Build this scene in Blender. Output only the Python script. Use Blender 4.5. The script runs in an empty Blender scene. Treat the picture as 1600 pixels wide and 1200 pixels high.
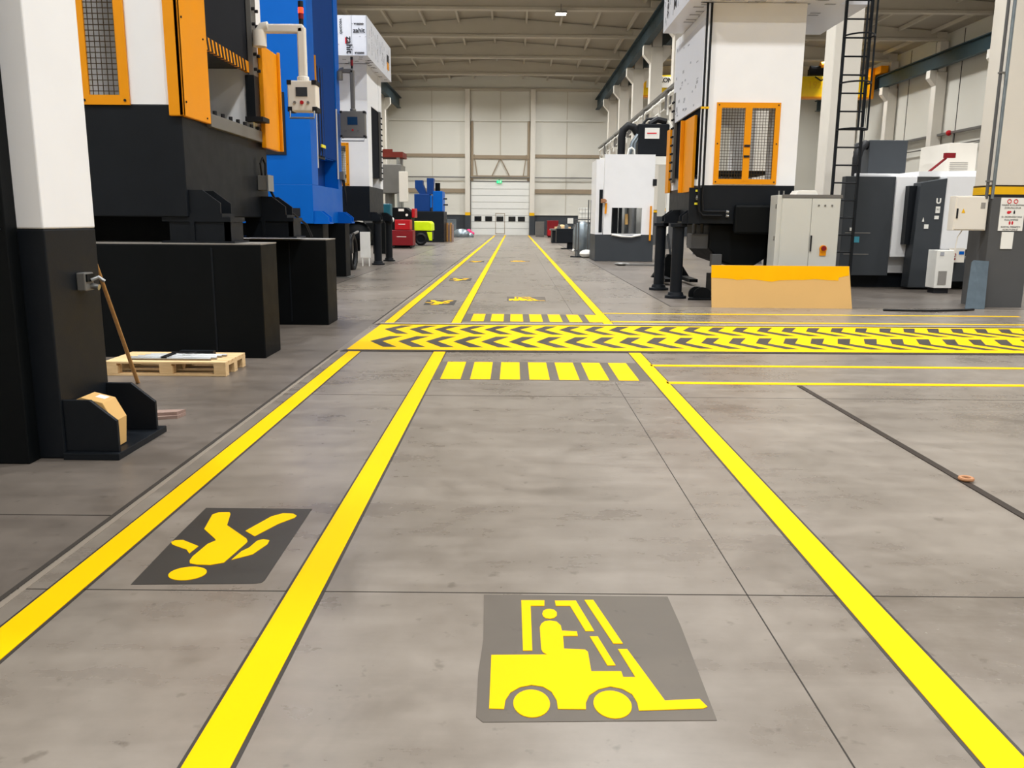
import bpy, bmesh, math, random
from mathutils import Vector, Matrix
random.seed(7)
PI = math.pi
scn = bpy.context.scene
COL = scn.collection

# ------------------------------------------------------------------ helpers
def lin(r, g, b):
    f = lambda v: v / 12.92 if v <= .04045 else ((v + .055) / 1.055) ** 2.4
    return (f(r / 255), f(g / 255), f(b / 255), 1)

class MB:
    """collects shapes for ONE mesh; self.mi is the material slot of the next faces"""
    def __init__(s):
        s.v = []; s.f = []; s.m = []; s.mi = 0
    def add(s, vs, fs):
        o = len(s.v); s.v += [tuple(p) for p in vs]
        for f in fs:
            s.f.append([i + o for i in f]); s.m.append(s.mi)
        return s
    def box(s, x0, x1, y0, y1, z0, z1):
        if x0 > x1: x0, x1 = x1, x0
        if y0 > y1: y0, y1 = y1, y0
        return s.add([(x0,y0,z0),(x1,y0,z0),(x1,y1,z0),(x0,y1,z0),(x0,y0,z1),(x1,y0,z1),(x1,y1,z1),(x0,y1,z1)],
              [(0,3,2,1),(4,5,6,7),(0,1,5,4),(1,2,6,5),(2,3,7,6),(3,0,4,7)])
    def prism(s, pts, ax, a, b):
        if ax == 'x': g = lambda p, t: (t, p[0], p[1])
        elif ax == 'y': g = lambda p, t: (p[0], t, p[1])
        else: g = lambda p, t: (p[0], p[1], t)
        n = len(pts)
        return s.add([g(p, a) for p in pts] + [g(p, b) for p in pts],
              [tuple(range(n))[::-1], tuple(range(n, 2*n))] + [(i, (i+1) % n, (i+1) % n + n, i + n) for i in range(n)])
    def ring(s, c, u, w, r, n):
        return [c + u * (r * math.cos(2*PI*i/n)) + w * (r * math.sin(2*PI*i/n)) for i in range(n)]
    def tube(s, pts, r, n=10, rs=None):
        pts = [Vector(p) for p in pts]; vs = []; k = len(pts)
        ref = None
        for i, p in enumerate(pts):
            d = (pts[min(i+1, k-1)] - pts[max(i-1, 0)]).normalized()
            if ref is None:
                ref = Vector((0,0,1)) if abs(d.z) < .9 else Vector((1,0,0))
            u = (ref - d * ref.dot(d))
            if u.length < 1e-4: u = d.orthogonal()
            u.normalize(); w = d.cross(u); ref = u
            vs += s.ring(p, u, w, (rs[i] if rs else r), n)
        fs = []
        for i in range(k-1):
            for j in range(n):
                fs.append((i*n+j, i*n+(j+1) % n, (i+1)*n+(j+1) % n, (i+1)*n+j))
        fs += [tuple(range(n))[::-1], tuple(range((k-1)*n, k*n))]
        return s.add(vs, fs)
    def cyl(s, p, q, r, n=16, r2=None):
        return s.tube([p, q], r, n, [r, r if r2 is None else r2])
    def lathe(s, c, prof, n=20):
        """profile [(r,z)] about a vertical axis at c=(x,y)"""
        vs = [(c[0] + r*math.cos(2*PI*j/n), c[1] + r*math.sin(2*PI*j/n), z) for r, z in prof for j in range(n)]
        k = len(prof)
        fs = [(i*n+j, i*n+(j+1) % n, (i+1)*n+(j+1) % n, (i+1)*n+j) for i in range(k-1) for j in range(n)]
        fs += [tuple(range(n))[::-1], tuple(range((k-1)*n, k*n))]
        return s.add(vs, fs)
    def ball(s, c, rx, ry, rz, n=12):
        vs = []; fs = []; k = n//2
        for i in range(1, k):
            t = PI*i/k
            for j in range(n):
                vs.append((c[0]+rx*math.sin(t)*math.cos(2*PI*j/n), c[1]+ry*math.sin(t)*math.sin(2*PI*j/n), c[2]+rz*math.cos(t)))
        vs += [(c[0],c[1],c[2]+rz),(c[0],c[1],c[2]-rz)]
        for i in range(k-2):
            for j in range(n):
                fs.append((i*n+j, i*n+(j+1)%n, (i+1)*n+(j+1)%n, (i+1)*n+j))
        a = (k-1)*n
        for j in range(n):
            fs.append((a, (j+1)%n, j)); fs.append((a+1, (k-2)*n+j, (k-2)*n+(j+1)%n))
        return s.add(vs, fs)
    def wall_y(s, x0, x1, y0, y1, z0, z1, hx0, hx1, hz0, hz1):
        """slab across y with a rectangular hole through it"""
        s.box(x0, hx0, y0, y1, z0, z1); s.box(hx1, x1, y0, y1, z0, z1)
        if hz0 > z0: s.box(hx0, hx1, y0, y1, z0, hz0)
        if hz1 < z1: s.box(hx0, hx1, y0, y1, hz1, z1)
        return s
    def frame_y(s, x0, x1, y0, y1, z0, z1, w):
        return s.wall_y(x0, x1, y0, y1, z0, z1, x0+w, x1-w, z0+w, z1-w)

ORG = {}
def _org(o):
    return ORG.get(o.name, Vector((0,0,0))) if o else Vector((0,0,0))

def obj(name, mb, mat, parent=None, bevel=0, smooth=False, org=None, label=None):
    me = bpy.data.meshes.new(name)
    o0 = _org(parent) if parent else Vector(org or (0,0,0))
    me.from_pydata([tuple(Vector(p) - o0) for p in mb.v], [], mb.f)
    mats = mat if isinstance(mat, (list, tuple)) else [mat]
    for m in mats: me.materials.append(m)
    for p, i in zip(me.polygons, mb.m): p.material_index = i
    bm = bmesh.new(); bm.from_mesh(me); bmesh.ops.recalc_face_normals(bm, faces=bm.faces); bm.to_mesh(me); bm.free()
    if smooth:
        for p in me.polygons: p.use_smooth = True
        try: me.set_sharp_from_angle(angle=math.radians(38))
        except Exception: pass
    o = bpy.data.objects.new(name, me); COL.objects.link(o)
    if parent:
        o.parent = parent; ORG[o.name] = o0
    else:
        o.location = o0; ORG[o.name] = o0
    if bevel:
        b = o.modifiers.new('Bevel', 'BEVEL'); b.width = bevel; b.segments = 2; b.limit_method = 'ANGLE'; b.angle_limit = math.radians(40)
    if label: o['label'] = label
    return o

def tag(o, label, cat, group=None, kind=None):
    o['label'] = label; o['category'] = cat
    if group: o['group'] = group
    if kind: o['kind'] = kind
    return o

def T(name, label, cat, loc, group=None):
    o = bpy.data.objects.new(name, None); COL.objects.link(o); o.location = loc
    o.empty_display_size = .2
    ORG[o.name] = Vector(loc)
    return tag(o, label, cat, group)

def dup(root, delta, label=None):
    r = root.copy(); COL.objects.link(r); r.location = root.location + Vector(delta)
    if label: r['label'] = label
    for ch in list(root.children):
        c = ch.copy(); COL.objects.link(c); c.parent = r
        for g in list(ch.children):
            d = g.copy(); COL.objects.link(d); d.parent = c
    return r

def struct(name, mb, mat, label=None, cat=None, bevel=0):
    o = obj(name, mb, mat, bevel=bevel); o['kind'] = 'structure'
    if label: o['label'] = label
    if cat: o['category'] = cat
    return o

def text(body, size, mat, parent, loc, rot=(PI/2,0,0), name='lettering', ext=.002, ax='CENTER', sx=1, bold=0):
    cu = bpy.data.curves.new(name, 'FONT'); cu.body = body; cu.size = size; cu.extrude = ext
    cu.align_x = ax; cu.align_y = 'CENTER'; cu.offset = bold
    t = bpy.data.objects.new(name, cu)
    dg = bpy.context.evaluated_depsgraph_get()
    COL.objects.link(t); dg.update()
    me = bpy.data.meshes.new_from_object(t.evaluated_get(dg))
    COL.objects.unlink(t); bpy.data.objects.remove(t); bpy.data.curves.remove(cu)
    R = Matrix.Translation(Vector(loc) - _org(parent)) @ Matrix.Rotation(rot[2], 4, 'Z') @ Matrix.Rotation(rot[0], 4, 'X') @ Matrix.Rotation(rot[1], 4, 'Z') @ Matrix.Scale(sx, 4, (1,0,0))
    me.transform(R); me.materials.clear(); me.materials.append(mat)
    o = bpy.data.objects.new(name, me); COL.objects.link(o); o.parent = parent; ORG[o.name] = _org(parent)
    return o

# ------------------------------------------------------------------ materials
def paint(name, rgb, rough=.45, metal=0., var=.10, scale=3., bump=.0, spec=.28, emit=0, coat=0):
    m = bpy.data.materials.new(name); m.use_nodes = True
    n = m.node_tree.nodes; l = m.node_tree.links; b = n['Principled BSDF']
    c = lin(*rgb)
    tc = n.new('ShaderNodeTexCoord'); no = n.new('ShaderNodeTexNoise')
    no.inputs['Scale'].default_value = scale; no.inputs['Detail'].default_value = 5
    l.new(tc.outputs['Object'], no.inputs['Vector'])
    mx = n.new('ShaderNodeMix'); mx.data_type = 'RGBA'
    mx.inputs['A'].default_value = tuple(v*(1-var) for v in c[:3]) + (1,)
    mx.inputs['B'].default_value = tuple(min(1, v*(1+var)) for v in c[:3]) + (1,)
    l.new(no.outputs['Fac'], mx.inputs['Factor']); l.new(mx.outputs['Result'], b.inputs['Base Color'])
    mr = n.new('ShaderNodeMapRange'); mr.inputs['To Min'].default_value = max(.03, rough-.08); mr.inputs['To Max'].default_value = min(1, rough+.08)
    l.new(no.outputs['Fac'], mr.inputs['Value']); l.new(mr.outputs['Result'], b.inputs['Roughness'])
    b.inputs['Metallic'].default_value = metal; b.inputs['Specular IOR Level'].default_value = spec
    if bump:
        n2 = n.new('ShaderNodeTexNoise'); n2.inputs['Scale'].default_value = scale*20
        l.new(tc.outputs['Object'], n2.inputs['Vector'])
        bp = n.new('ShaderNodeBump'); bp.inputs['Strength'].default_value = bump; bp.inputs['Distance'].default_value = .004
        l.new(n2.outputs['Fac'], bp.inputs['Height']); l.new(bp.outputs['Normal'], b.inputs['Normal'])
    if emit:
        b.inputs['Emission Color'].default_value = c; b.inputs['Emission Strength'].default_value = emit
    return m

def concrete(name, dark, light, rough, stain=.5):
    m = bpy.data.materials.new(name); m.use_nodes = True
    n = m.node_tree.nodes; l = m.node_tree.links; b = n['Principled BSDF']
    tc = n.new('ShaderNodeTexCoord')
    def noise(s, d, dist=0, vec=None):
        x = n.new('ShaderNodeTexNoise'); x.inputs['Scale'].default_value = s; x.inputs['Detail'].default_value = d
        x.inputs['Distortion'].default_value = dist; x.inputs['Roughness'].default_value = .6
        l.new(vec or tc.outputs['Object'], x.inputs['Vector']); return x
    a = noise(.55, 8, .4); c2 = noise(5, 9); st = noise(.9, 4, 1.2); sp = noise(9, 3)
    mp = n.new('ShaderNodeMapping'); mp.inputs['Scale'].default_value = (.5, 3.2, 1); l.new(tc.outputs['Object'], mp.inputs['Vector'])
    sw = noise(1.4, 7, .3, mp.outputs['Vector'])
    def rng(x, lo, hi):
        r = n.new('ShaderNodeMapRange'); r.inputs['From Min'].default_value = lo; r.inputs['From Max'].default_value = hi
        l.new(x.outputs['Fac'], r.inputs['Value']); return r.outputs['Result']
    def mth(op, p, q):
        x = n.new('ShaderNodeMath'); x.operation = op
        for i, v in enumerate((p, q)):
            if isinstance(v, (int, float)): x.inputs[i].default_value = v
            else: l.new(v, x.inputs[i])
        return x.outputs[0]
    f = mth('ADD', mth('ADD', mth('MULTIPLY', rng(a, .25, .75), .45), mth('MULTIPLY', rng(c2, .25, .75), .25)), mth('MULTIPLY', rng(sw, .25, .75), .3))
    mx = n.new('ShaderNodeMix'); mx.data_type = 'RGBA'; mx.inputs['A'].default_value = lin(*dark); mx.inputs['B'].default_value = lin(*light)
    l.new(f, mx.inputs['Factor'])
    m2 = n.new('ShaderNodeMix'); m2.data_type = 'RGBA'; m2.blend_type = 'MULTIPLY'; m2.inputs['B'].default_value = (.62, .6, .57, 1)
    l.new(mth('MULTIPLY', rng(st, .56, .74), stain), m2.inputs['Factor']); l.new(mx.outputs['Result'], m2.inputs['A'])
    m3 = n.new('ShaderNodeMix'); m3.data_type = 'RGBA'; m3.blend_type = 'MULTIPLY'; m3.inputs['B'].default_value = (.7, .69, .67, 1)
    l.new(rng(sp, .64, .72), m3.inputs['Factor']); l.new(m2.outputs['Result'], m3.inputs['A'])
    l.new(m3.outputs['Result'], b.inputs['Base Color'])
    r = n.new('ShaderNodeMapRange'); r.inputs['To Min'].default_value = rough-.12; r.inputs['To Max'].default_value = rough+.14
    l.new(f, r.inputs['Value']); l.new(r.outputs['Result'], b.inputs['Roughness'])
    b.inputs['Specular IOR Level'].default_value = .5
    bp = n.new('ShaderNodeBump'); bp.inputs['Strength'].default_value = .12; bp.inputs['Distance'].default_value = .003
    l.new(c2.outputs['Fac'], bp.inputs['Height']); l.new(bp.outputs['Normal'], b.inputs['Normal'])
    return m

def wood(name, dark, light, rough=.7):
    m = bpy.data.materials.new(name); m.use_nodes = True
    n = m.node_tree.nodes; l = m.node_tree.links; b = n['Principled BSDF']
    tc = n.new('ShaderNodeTexCoord'); mp = n.new('ShaderNodeMapping'); mp.inputs['Scale'].default_value = (2, 14, 14)
    l.new(tc.outputs['Object'], mp.inputs['Vector'])
    no = n.new('ShaderNodeTexNoise'); no.inputs['Scale'].default_value = 2.2; no.inputs['Detail'].default_value = 6; no.inputs['Distortion'].default_value = .6
    l.new(mp.outputs['Vector'], no.inputs['Vector'])
    mx = n.new('ShaderNodeMix'); mx.data_type = 'RGBA'; mx.inputs['A'].default_value = lin(*dark); mx.inputs['B'].default_value = lin(*light)
    l.new(no.outputs['Fac'], mx.inputs['Factor']); l.new(mx.outputs['Result'], b.inputs['Base Color'])
    b.inputs['Roughness'].default_value = rough
    return m

M = {}
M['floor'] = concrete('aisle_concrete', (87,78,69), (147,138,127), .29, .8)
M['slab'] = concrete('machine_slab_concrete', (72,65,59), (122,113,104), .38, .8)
M['patch'] = concrete('cleaned_concrete', (66,59,50), (100,91,80), .5)
M['patchdark'] = concrete('dark_cleaned_concrete', (36,33,30), (56,52,47), .5)
M['yellow'] = paint('yellow_floor_paint', (232,180,0), .55, var=.05, scale=2, spec=.08)
M['chev'] = paint('worn_black_floor_paint', (56,51,45), .55, var=.8, scale=2.2)
M['joint'] = paint('dark_joint_filler', (52,47,42), .8)
M['angle'] = paint('dark_steel_angle', (58,50,44), .5, .4)
M['pale'] = paint('pale_kerb_steel', (176,166,154), .5, .2)
M['zinc'] = paint('weathered_zinc', (84,96,104), .5, .4, var=.35, scale=7)
M['kerb'] = paint('dull_kerb_steel', (128,118,106), .6)
M['white'] = paint('white_machine_paint', (238,238,238), .45, var=.03)
M['dark'] = paint('anthracite_machine_paint', (19,23,28), .45, var=.12, scale=5, bump=.12, spec=.2)
M['black'] = paint('black_paint', (6,9,11), .55, var=.25, scale=4, bump=.1, spec=.14)
M['blue'] = paint('blue_machine_paint', (0,90,180), .42, var=.06, spec=.14)
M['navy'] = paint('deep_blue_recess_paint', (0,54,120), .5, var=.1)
M['orange'] = paint('orange_guard_paint', (228,146,0), .42, var=.05)
M['mesh'] = paint('wire_mesh_steel', (70,54,30), .5, .5)
M['grey'] = paint('grey_machine_steel', (120,118,114), .4, .4)
M['steel'] = paint('bare_steel', (170,172,172), .32, .9)
M['galv'] = paint('galvanised_sheet', (136,146,152), .34, .75, var=.3, scale=6)
M['hose'] = paint('black_rubber', (14,15,18), .55, var=.2)
M['cream'] = paint('cream_enclosure', (226,220,208), .45, var=.03)
M['panel'] = paint('wall_sandwich_panel', (214,211,200), .55, var=.03, scale=.4)
M['panelgrey'] = paint('grey_wall_cladding', (60,64,68), .5, var=.08)
M['girt'] = paint('brown_painted_girt', (150,134,112), .55)
M['conc'] = paint('precast_concrete', (214,208,196), .75, var=.06, scale=1.2, bump=.2)
M['beam'] = paint('precast_roof_concrete', (190,182,166), .8, var=.06, scale=1)
M['roof'] = paint('roof_decking', (168,160,144), .8, var=.06, scale=.7)
M['teal'] = paint('dark_teal_girder', (44,62,68), .5, .2)
M['colgrey'] = paint('dark_grey_column_paint', (82,82,82), .55, var=.08)
M['bandyel'] = paint('column_yellow', (232,178,10), .5)
M['crane'] = paint('crane_yellow', (240,200,0), .4)
M['card'] = paint('brown_cardboard', (214,172,108), .75, var=.05, scale=2)
M['film'] = paint('printed_white_film', (222,224,230), .32, var=.04, scale=6)
M['ink'] = paint('black_ink', (24,24,28), .6)
M['inkred'] = paint('red_ink', (206,40,50), .6)
M['inkgrey'] = paint('pale_grey_ink', (168,170,176), .6)
M['pallet'] = wood('pine_pallet_wood', (196,158,108), (236,206,158))
M['stick'] = wood('brown_stick_wood', (160,112,56), (206,156,88))
M['oldwood'] = wood('weathered_wood', (120,92,84), (170,146,132))
M['door'] = paint('white_door_panel', (226,226,220), .45, var=.02)
M['glass'] = paint('dark_door_glass', (22,24,26), .12, spec=.6)
M['screen'] = paint('dark_screen', (40,46,52), .15)
M['screenblue'] = paint('blue_screen', (24,58,92), .18)
M['red'] = paint('red_paint', (176,20,28), .4)
M['darkred'] = paint('dark_red_paint', (122,18,26), .45)
M['redlamp'] = paint('red_lamp', (255,60,30), .3, emit=2.5)
M['lime'] = paint('lime_yellow_cover', (214,240,20), .45)
M['plastic'] = paint('white_plastic', (236,234,226), .5)
M['green'] = paint('exit_green', (30,210,130), .5, emit=1.2)
M['lamp'] = paint('lamp_diffuser', (255,250,240), .4, emit=14)
M['tealpump'] = paint('teal_pump_paint', (24,84,100), .45)
M['brownleather'] = paint('brown_tape', (168,120,84), .6)
M['pink'] = paint('pink_plastic', (230,60,120), .5)
M['stickyel'] = paint('yellow_sticker', (240,226,60), .5)
M['guardbrown'] = M['orange']
M['cabinet'] = paint('grey_cabinet_paint', (198,198,190), .45, var=.03)
M['cardyel'] = paint('yellow_emulsion', (244,178,0), .5, spec=.1)
M['copper'] = paint('dark_maroon_paint', (110,36,24), .5)
M['vent'] = paint('grey_vent_mesh', (150,146,140), .6, .2)
M['cyan'] = paint('cyan_sticker', (70,150,170), .5)
M['blk2'] = paint('black_curtain', (24,26,32), .45, var=.15)

# ------------------------------------------------------------------ floor
XL = -2.1
b = MB()
def quad(x0,x1,y0,y1,mi):
    b.mi = mi; b.box(x0, x1, y0, y1, -.2, 0)
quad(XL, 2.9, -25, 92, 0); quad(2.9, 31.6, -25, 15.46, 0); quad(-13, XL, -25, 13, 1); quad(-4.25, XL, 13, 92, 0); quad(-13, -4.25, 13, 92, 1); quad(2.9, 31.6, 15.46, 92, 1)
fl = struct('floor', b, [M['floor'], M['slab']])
tn = [0]
def trim(mb, mat, label=None):
    tn[0] += 1
    return struct('trim_%d' % tn[0], mb, mat, label)
trim(MB().box(XL-.012, XL+.012, -5, 9.9, 0, .003), M['joint'])
trim(MB().box(XL-.012, XL+.012, 12.5, 80, 0, .003), M['joint'])
trim(MB().box(XL+.02, XL+.07, 12.5, 30, 0, .002), M['kerb'])
trim(MB().box(XL+.02, XL+.05, -5, 9.9, 0, .002), M['kerb'])
trim(MB().box(2.888, 2.912, 15.46, 84, 0, .003), M['joint'])
trim(MB().box(2.9, 20, 15.448, 15.472, 0, .003), M['joint'])
trim(MB().box(XL, 8, 3.306, 3.311, 0, .0015), M['joint'])
trim(MB().box(-8, XL, 4.2, 4.208, 0, .002), M['joint'])
trim(MB().box(XL, 12, 7.341, 7.345, 0, .0015), M['joint'])
trim(MB().box(.997, 1.002, -3, 8.05, 0, .0015), M['joint'])
trim(MB().box(.997, 1.002, 14, 40, 0, .0015), M['joint'])
trim(MB().box(-4.26, -4.24, 13, 80, 0, .002), M['joint'])
trim(MB().box(2.735, 2.785, 1.0, 7.92, 0, .006), M['angle'], 'dark narrow steel rail set in the floor right of the right yellow line')

# ------------------------------------------------------------------ floor paint
LW = .07
def fline(x, y0, y1, label, z=.004):
    b=MB().box(x-LW, x+LW, y0, y1, 0, z); b.mi=1; b.box(x-LW-.013, x+LW+.015, y0, y1, 0, .0015)
    tag(obj('yellow_floor_line', b, [M['yellow'],M['patchdark']]), label, 'floor line', 'yellow lane lines')
fline(-1.88, .3, 9.84, 'left yellow lane line nearest the presses, running up to the chevron strip')
fline(-.87, .3, 9.86, 'middle yellow lane line running from the bottom edge up to the chevron strip')
fline(1.45, .3, 9.9, 'right yellow lane line running from the lower right corner to the chevron strip')
fline(-1.88, 12.62, 84, 'left yellow lane line beyond the chevron strip, running to the far door')
fline(-.87, 12.63, 86, 'middle yellow lane line beyond the chevron strip, running to the far door')
fline(1.45, 12.67, 86, 'right yellow lane line beyond the chevron strip, running to the far door')
def cline(x0, x1, y, w, label, sl=.004):
    tag(obj('yellow_cross_line', MB().prism([(x0,y-w),(x1,y-w+sl*(x1-x0)),(x1,y+w+sl*(x1-x0)),(x0,y+w)], 'z', 0, .004), M['yellow']), label, 'floor line', 'thin yellow lines beside the chevron strip')
cline(1.5, 8.6, 9.01, .05, 'thin yellow line across the right, next in front of the chevron strip')
cline(1.5, 8.6, 8.02, .05, 'thin yellow line across the right, farther in front of the chevron strip')
cline(1.5, 8.6, 13.02, .05, 'thin yellow line right behind the chevron strip')
cline(1.5, 8.6, 14.2, .05, 'thin yellow line across the right, just in front of the cardboard')

def sk(x, y): return y + .017*(x+2)
t = T('chevron_strip', 'wide yellow floor strip with two rows of black chevrons crossing the aisle', 'floor marking', (5, 11.2, 0))
X1 = 8.6
obj('yellow_base', MB().prism([(-2.0,9.95),(X1,sk(X1,9.95)),(X1,sk(X1,12.42)),(-1.97,12.42)], 'z', 0, .004), M['yellow'], t)
cb = MB()
for k in range(31):
    dx = .3555*k
    for yt, ya, yb in ((10.67,10.19,11.145),(11.88,11.39,12.3)):
        o = -1.835 + dx
        pts = [(o,yt),(o+.18,yb),(o+.355,yb),(o+.155,yt),(o+.40,ya),(o+.235,ya)]
        if o+.44 < X1: cb.prism([(x, sk(x,y)) for x, y in pts], 'z', .0035, .0055)
obj('chevron_pattern', cb, M['chev'], t, label='two rows of worn black chevrons')
for y, w_ in ((9.89, .065), (12.475, .05)):
    obj('edge_strip', MB().prism([(-2.05,y-w_),(X1,sk(X1,y)-w_),(X1,sk(X1,y)+w_),(-2.02,y+w_)], 'z', 0, .006), M['angle'], t, label='dark steel edging')
obj('pale_strip', MB().prism([(-2.0,12.53),(X1,sk(X1,12.53)),(X1,sk(X1,12.62)),(-2.0,12.62)], 'z', 0, .005), M['pale'], t, label='pale steel edging')

def crosswalk(x0, pitch, y0, y1, px0, px1, label):
    t = T('crosswalk', label, 'floor marking', ((px0+px1)/2, (y0+y1)/2, 0))
    obj('dark_patch', MB().box(px0, px1, y0-.02, y1+.02, 0, .002), M['patch'], t, label='darker cleaned concrete')
    for k in range(7):
        obj('stripe', MB().box(x0+k*pitch, x0+k*pitch+.2, y0, y1, .0015, .004), M['yellow'], t)
crosswalk(-.716, .294, 8.12, 9.14, -.8, 1.37, 'crosswalk of seven yellow bars in front of the chevron strip')
crosswalk(-.66, .307, 12.92, 13.93, -.79, 1.375, 'crosswalk of seven yellow bars behind the chevron strip')

PK = dict(
 back=[(-0.113,3.289),(0.658,3.285),(0.663,3.026),(0.655,2.399),(-0.085,2.378),(-0.107,2.407),(-0.111,2.673),(-0.102,2.906)],
 mastA=[(0.043,3.234),(0.139,3.235),(0.137,3.185),(0.081,3.184),(0.08,2.822),(0.046,2.821)],
 roofB=[(0.182,3.233),(0.269,3.235),(0.321,2.975),(0.287,2.974),(0.242,3.187),(0.184,3.186)],
 mast2=[(0.305,3.242),(0.342,3.243),(0.419,2.879),(0.383,2.879)],
 mid=[(0.3,2.932),(0.33,2.933),(0.373,2.723),(0.344,2.722)],
 head=[(0.126,3.115),(0.131,3.141),(0.145,3.155),(0.158,3.158),(0.175,3.15),(0.185,3.128),(0.184,3.101),(0.172,3.08),(0.155,3.072),(0.138,3.078),(0.129,3.093)],
 driver=[(0.113,2.834),(0.113,3.002),(0.12,3.03),(0.134,3.051),(0.154,3.057),(0.18,3.049),(0.195,3.017),(0.197,2.975),(0.254,2.971),(0.255,2.935),(0.199,2.934),(0.197,2.838),(0.274,2.832),(0.283,2.815),(0.283,2.682),(0.388,2.684),(0.39,2.646),(0.432,2.646),(0.395,2.838),(0.429,2.839),(0.509,2.504),(0.625,2.515),(0.641,2.47),(0.624,2.46),(0.415,2.445),(0.416,2.49),(0.406,2.54),(0.377,2.572),(0.339,2.586),(0.297,2.568),(0.263,2.532),(0.248,2.488),(0.245,2.45),(0.155,2.45),(0.153,2.501),(0.138,2.551),(0.111,2.581),(0.072,2.591),(0.032,2.576),(0.001,2.543),(-0.015,2.498),(-0.019,2.447),(-0.067,2.449),(-0.069,2.788),(0.134,2.794),(0.119,2.81)])
def ell(cx, cy, rx, ry, n=28): return [(cx+rx*math.cos(2*PI*i/n), cy+ry*math.sin(2*PI*i/n)) for i in range(n)]
t = T('forklift_pictogram', 'large yellow forklift pictogram on the floor at the bottom of the aisle', 'floor marking', (.28,2.8,0), 'forklift pictograms')
obj('dark_patch', MB().prism(PK['back'],'z',0,.002), M['patch'], t, label='darker cleaned concrete')
obj('forklift_body', MB().prism(PK['driver'],'z',.0015,.0045), M['yellow'], t)
obj('driver_head', MB().prism(PK['head'],'z',.0015,.0045), M['yellow'], t)
m = MB()
for k in ('mastA','roofB','mid'): m.prism(PK[k],'z',.0015,.0045)
obj('overhead_guard', m, M['yellow'], t)
obj('mast', MB().prism(PK['mast2'],'z',.0015,.0045), M['yellow'], t)
obj('wheel', MB().prism(ell(.0705,2.482,.06,.08),'z',.0015,.0045), M['yellow'], t)
obj('wheel', MB().prism(ell(.334,2.48,.062,.08),'z',.0015,.0045), M['yellow'], t)
dup(t, (-.02, 13.9, 0), 'yellow forklift pictogram just beyond the chevron strip')
dup(t, (-.05, 29.4, 0), 'faint small forklift pictogram far down the aisle')
PP = dict(
 back=[(-1.658,4.331),(-1.082,4.328),(-1.072,3.416),(-1.079,3.388),(-1.111,3.379),(-1.63,3.358),(-1.65,3.86)],
 body=[(-1.585,4.222),(-1.564,4.256),(-1.507,4.26),(-1.493,4.233),(-1.456,4.068),(-1.299,3.886),(-1.284,3.854),(-1.283,3.833),(-1.311,3.595),(-1.363,3.567),(-1.426,3.57),(-1.462,3.584),(-1.474,3.612),(-1.479,3.662),(-1.464,3.815),(-1.44,3.861),(-1.452,3.882),(-1.552,4.012)],
 leg=[(-1.337,3.991),(-1.266,4.203),(-1.218,4.252),(-1.162,4.245),(-1.137,4.216),(-1.14,4.185),(-1.2,4.094),(-1.269,3.919)],
 arm=[(-1.287,3.627),(-1.273,3.729),(-1.251,3.774),(-1.239,3.861),(-1.215,3.882),(-1.181,3.867),(-1.177,3.818),(-1.21,3.692)],
 arm2=[(-1.648,3.834),(-1.638,3.857),(-1.6,3.861),(-1.498,3.786),(-1.508,3.697),(-1.538,3.743),(-1.612,3.791),(-1.633,3.808)])
t = T('pedestrian_pictogram', 'yellow walking person pictogram on a dark patch at the lower left', 'floor marking', (-1.37,3.85,0), 'pedestrian pictograms')
obj('dark_patch', MB().prism(PP['back'],'z',0,.002), M['patchdark'], t, label='dark cleaned concrete')
obj('torso', MB().prism(PP['body'],'z',.0015,.0045), M['yellow'], t)
obj('leg', MB().prism(PP['leg'],'z',.0015,.0045), M['yellow'], t)
obj('arm', MB().prism(PP['arm'],'z',.0015,.0045), M['yellow'], t)
obj('arm', MB().prism(PP['arm2'],'z',.0015,.0045), M['yellow'], t)
obj('head', MB().prism(ell(-1.43,3.473,.081,.072),'z',.0015,.0045), M['yellow'], t)
dup(t, (-.02, 12.0, 0), 'yellow walking person pictogram just beyond the chevron strip')
dup(t, (-.03, 18.2, 0), 'faint walking person pictogram in the left lane, second beyond the chevron strip')
dup(t, (-.03, 27.8, 0), 'faintest and farthest walking person pictogram in the left lane')

# ------------------------------------------------------------------ hall shell
YF = 88.0
b = MB(); b.box(-12.9,-4.43,YF,YF+.2,2.0,15.9); b.box(-4.43,1.58,YF,YF+.2,5.4,15.9); b.box(1.58,31.6,YF,YF+.2,2.0,15.9)
b.mi = 1; b.box(-12.9,-4.43,YF,YF+.2,0,2.0); b.box(1.58,31.6,YF,YF+.2,0,2.0)
struct('wall_far', b, [M['panel'], M['panelgrey']])
struct('wall_left', MB().box(-12.9,-12.7,-25,YF,0,15.9), M['panel'])
b = MB(); b.box(31.3,31.5,-25,YF,2.0,15.9); b.mi=1; b.box(31.3,31.5,-25,YF,0,2.0)
struct('wall_right', b, [M['panel'], M['panelgrey']])
struct('wall_back', MB().box(-12.9,31.5,-25.2,-25,0,15.9), M['panel'])
def roofz(x, a, c): 
    mid = (a+c)/2; return 15.0 + .78*(1-abs(x-mid)/((c-a)/2))
for a, c in ((-12.9, 9.45), (9.45, 31.5)):
    mid = (a+c)/2
    struct('ceiling', MB().prism([(a,15.0),(mid,15.78),(c,15.0),(c,15.25),(mid,16.03),(a,15.25)],'y',-25,YF), M['roof'])
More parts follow.
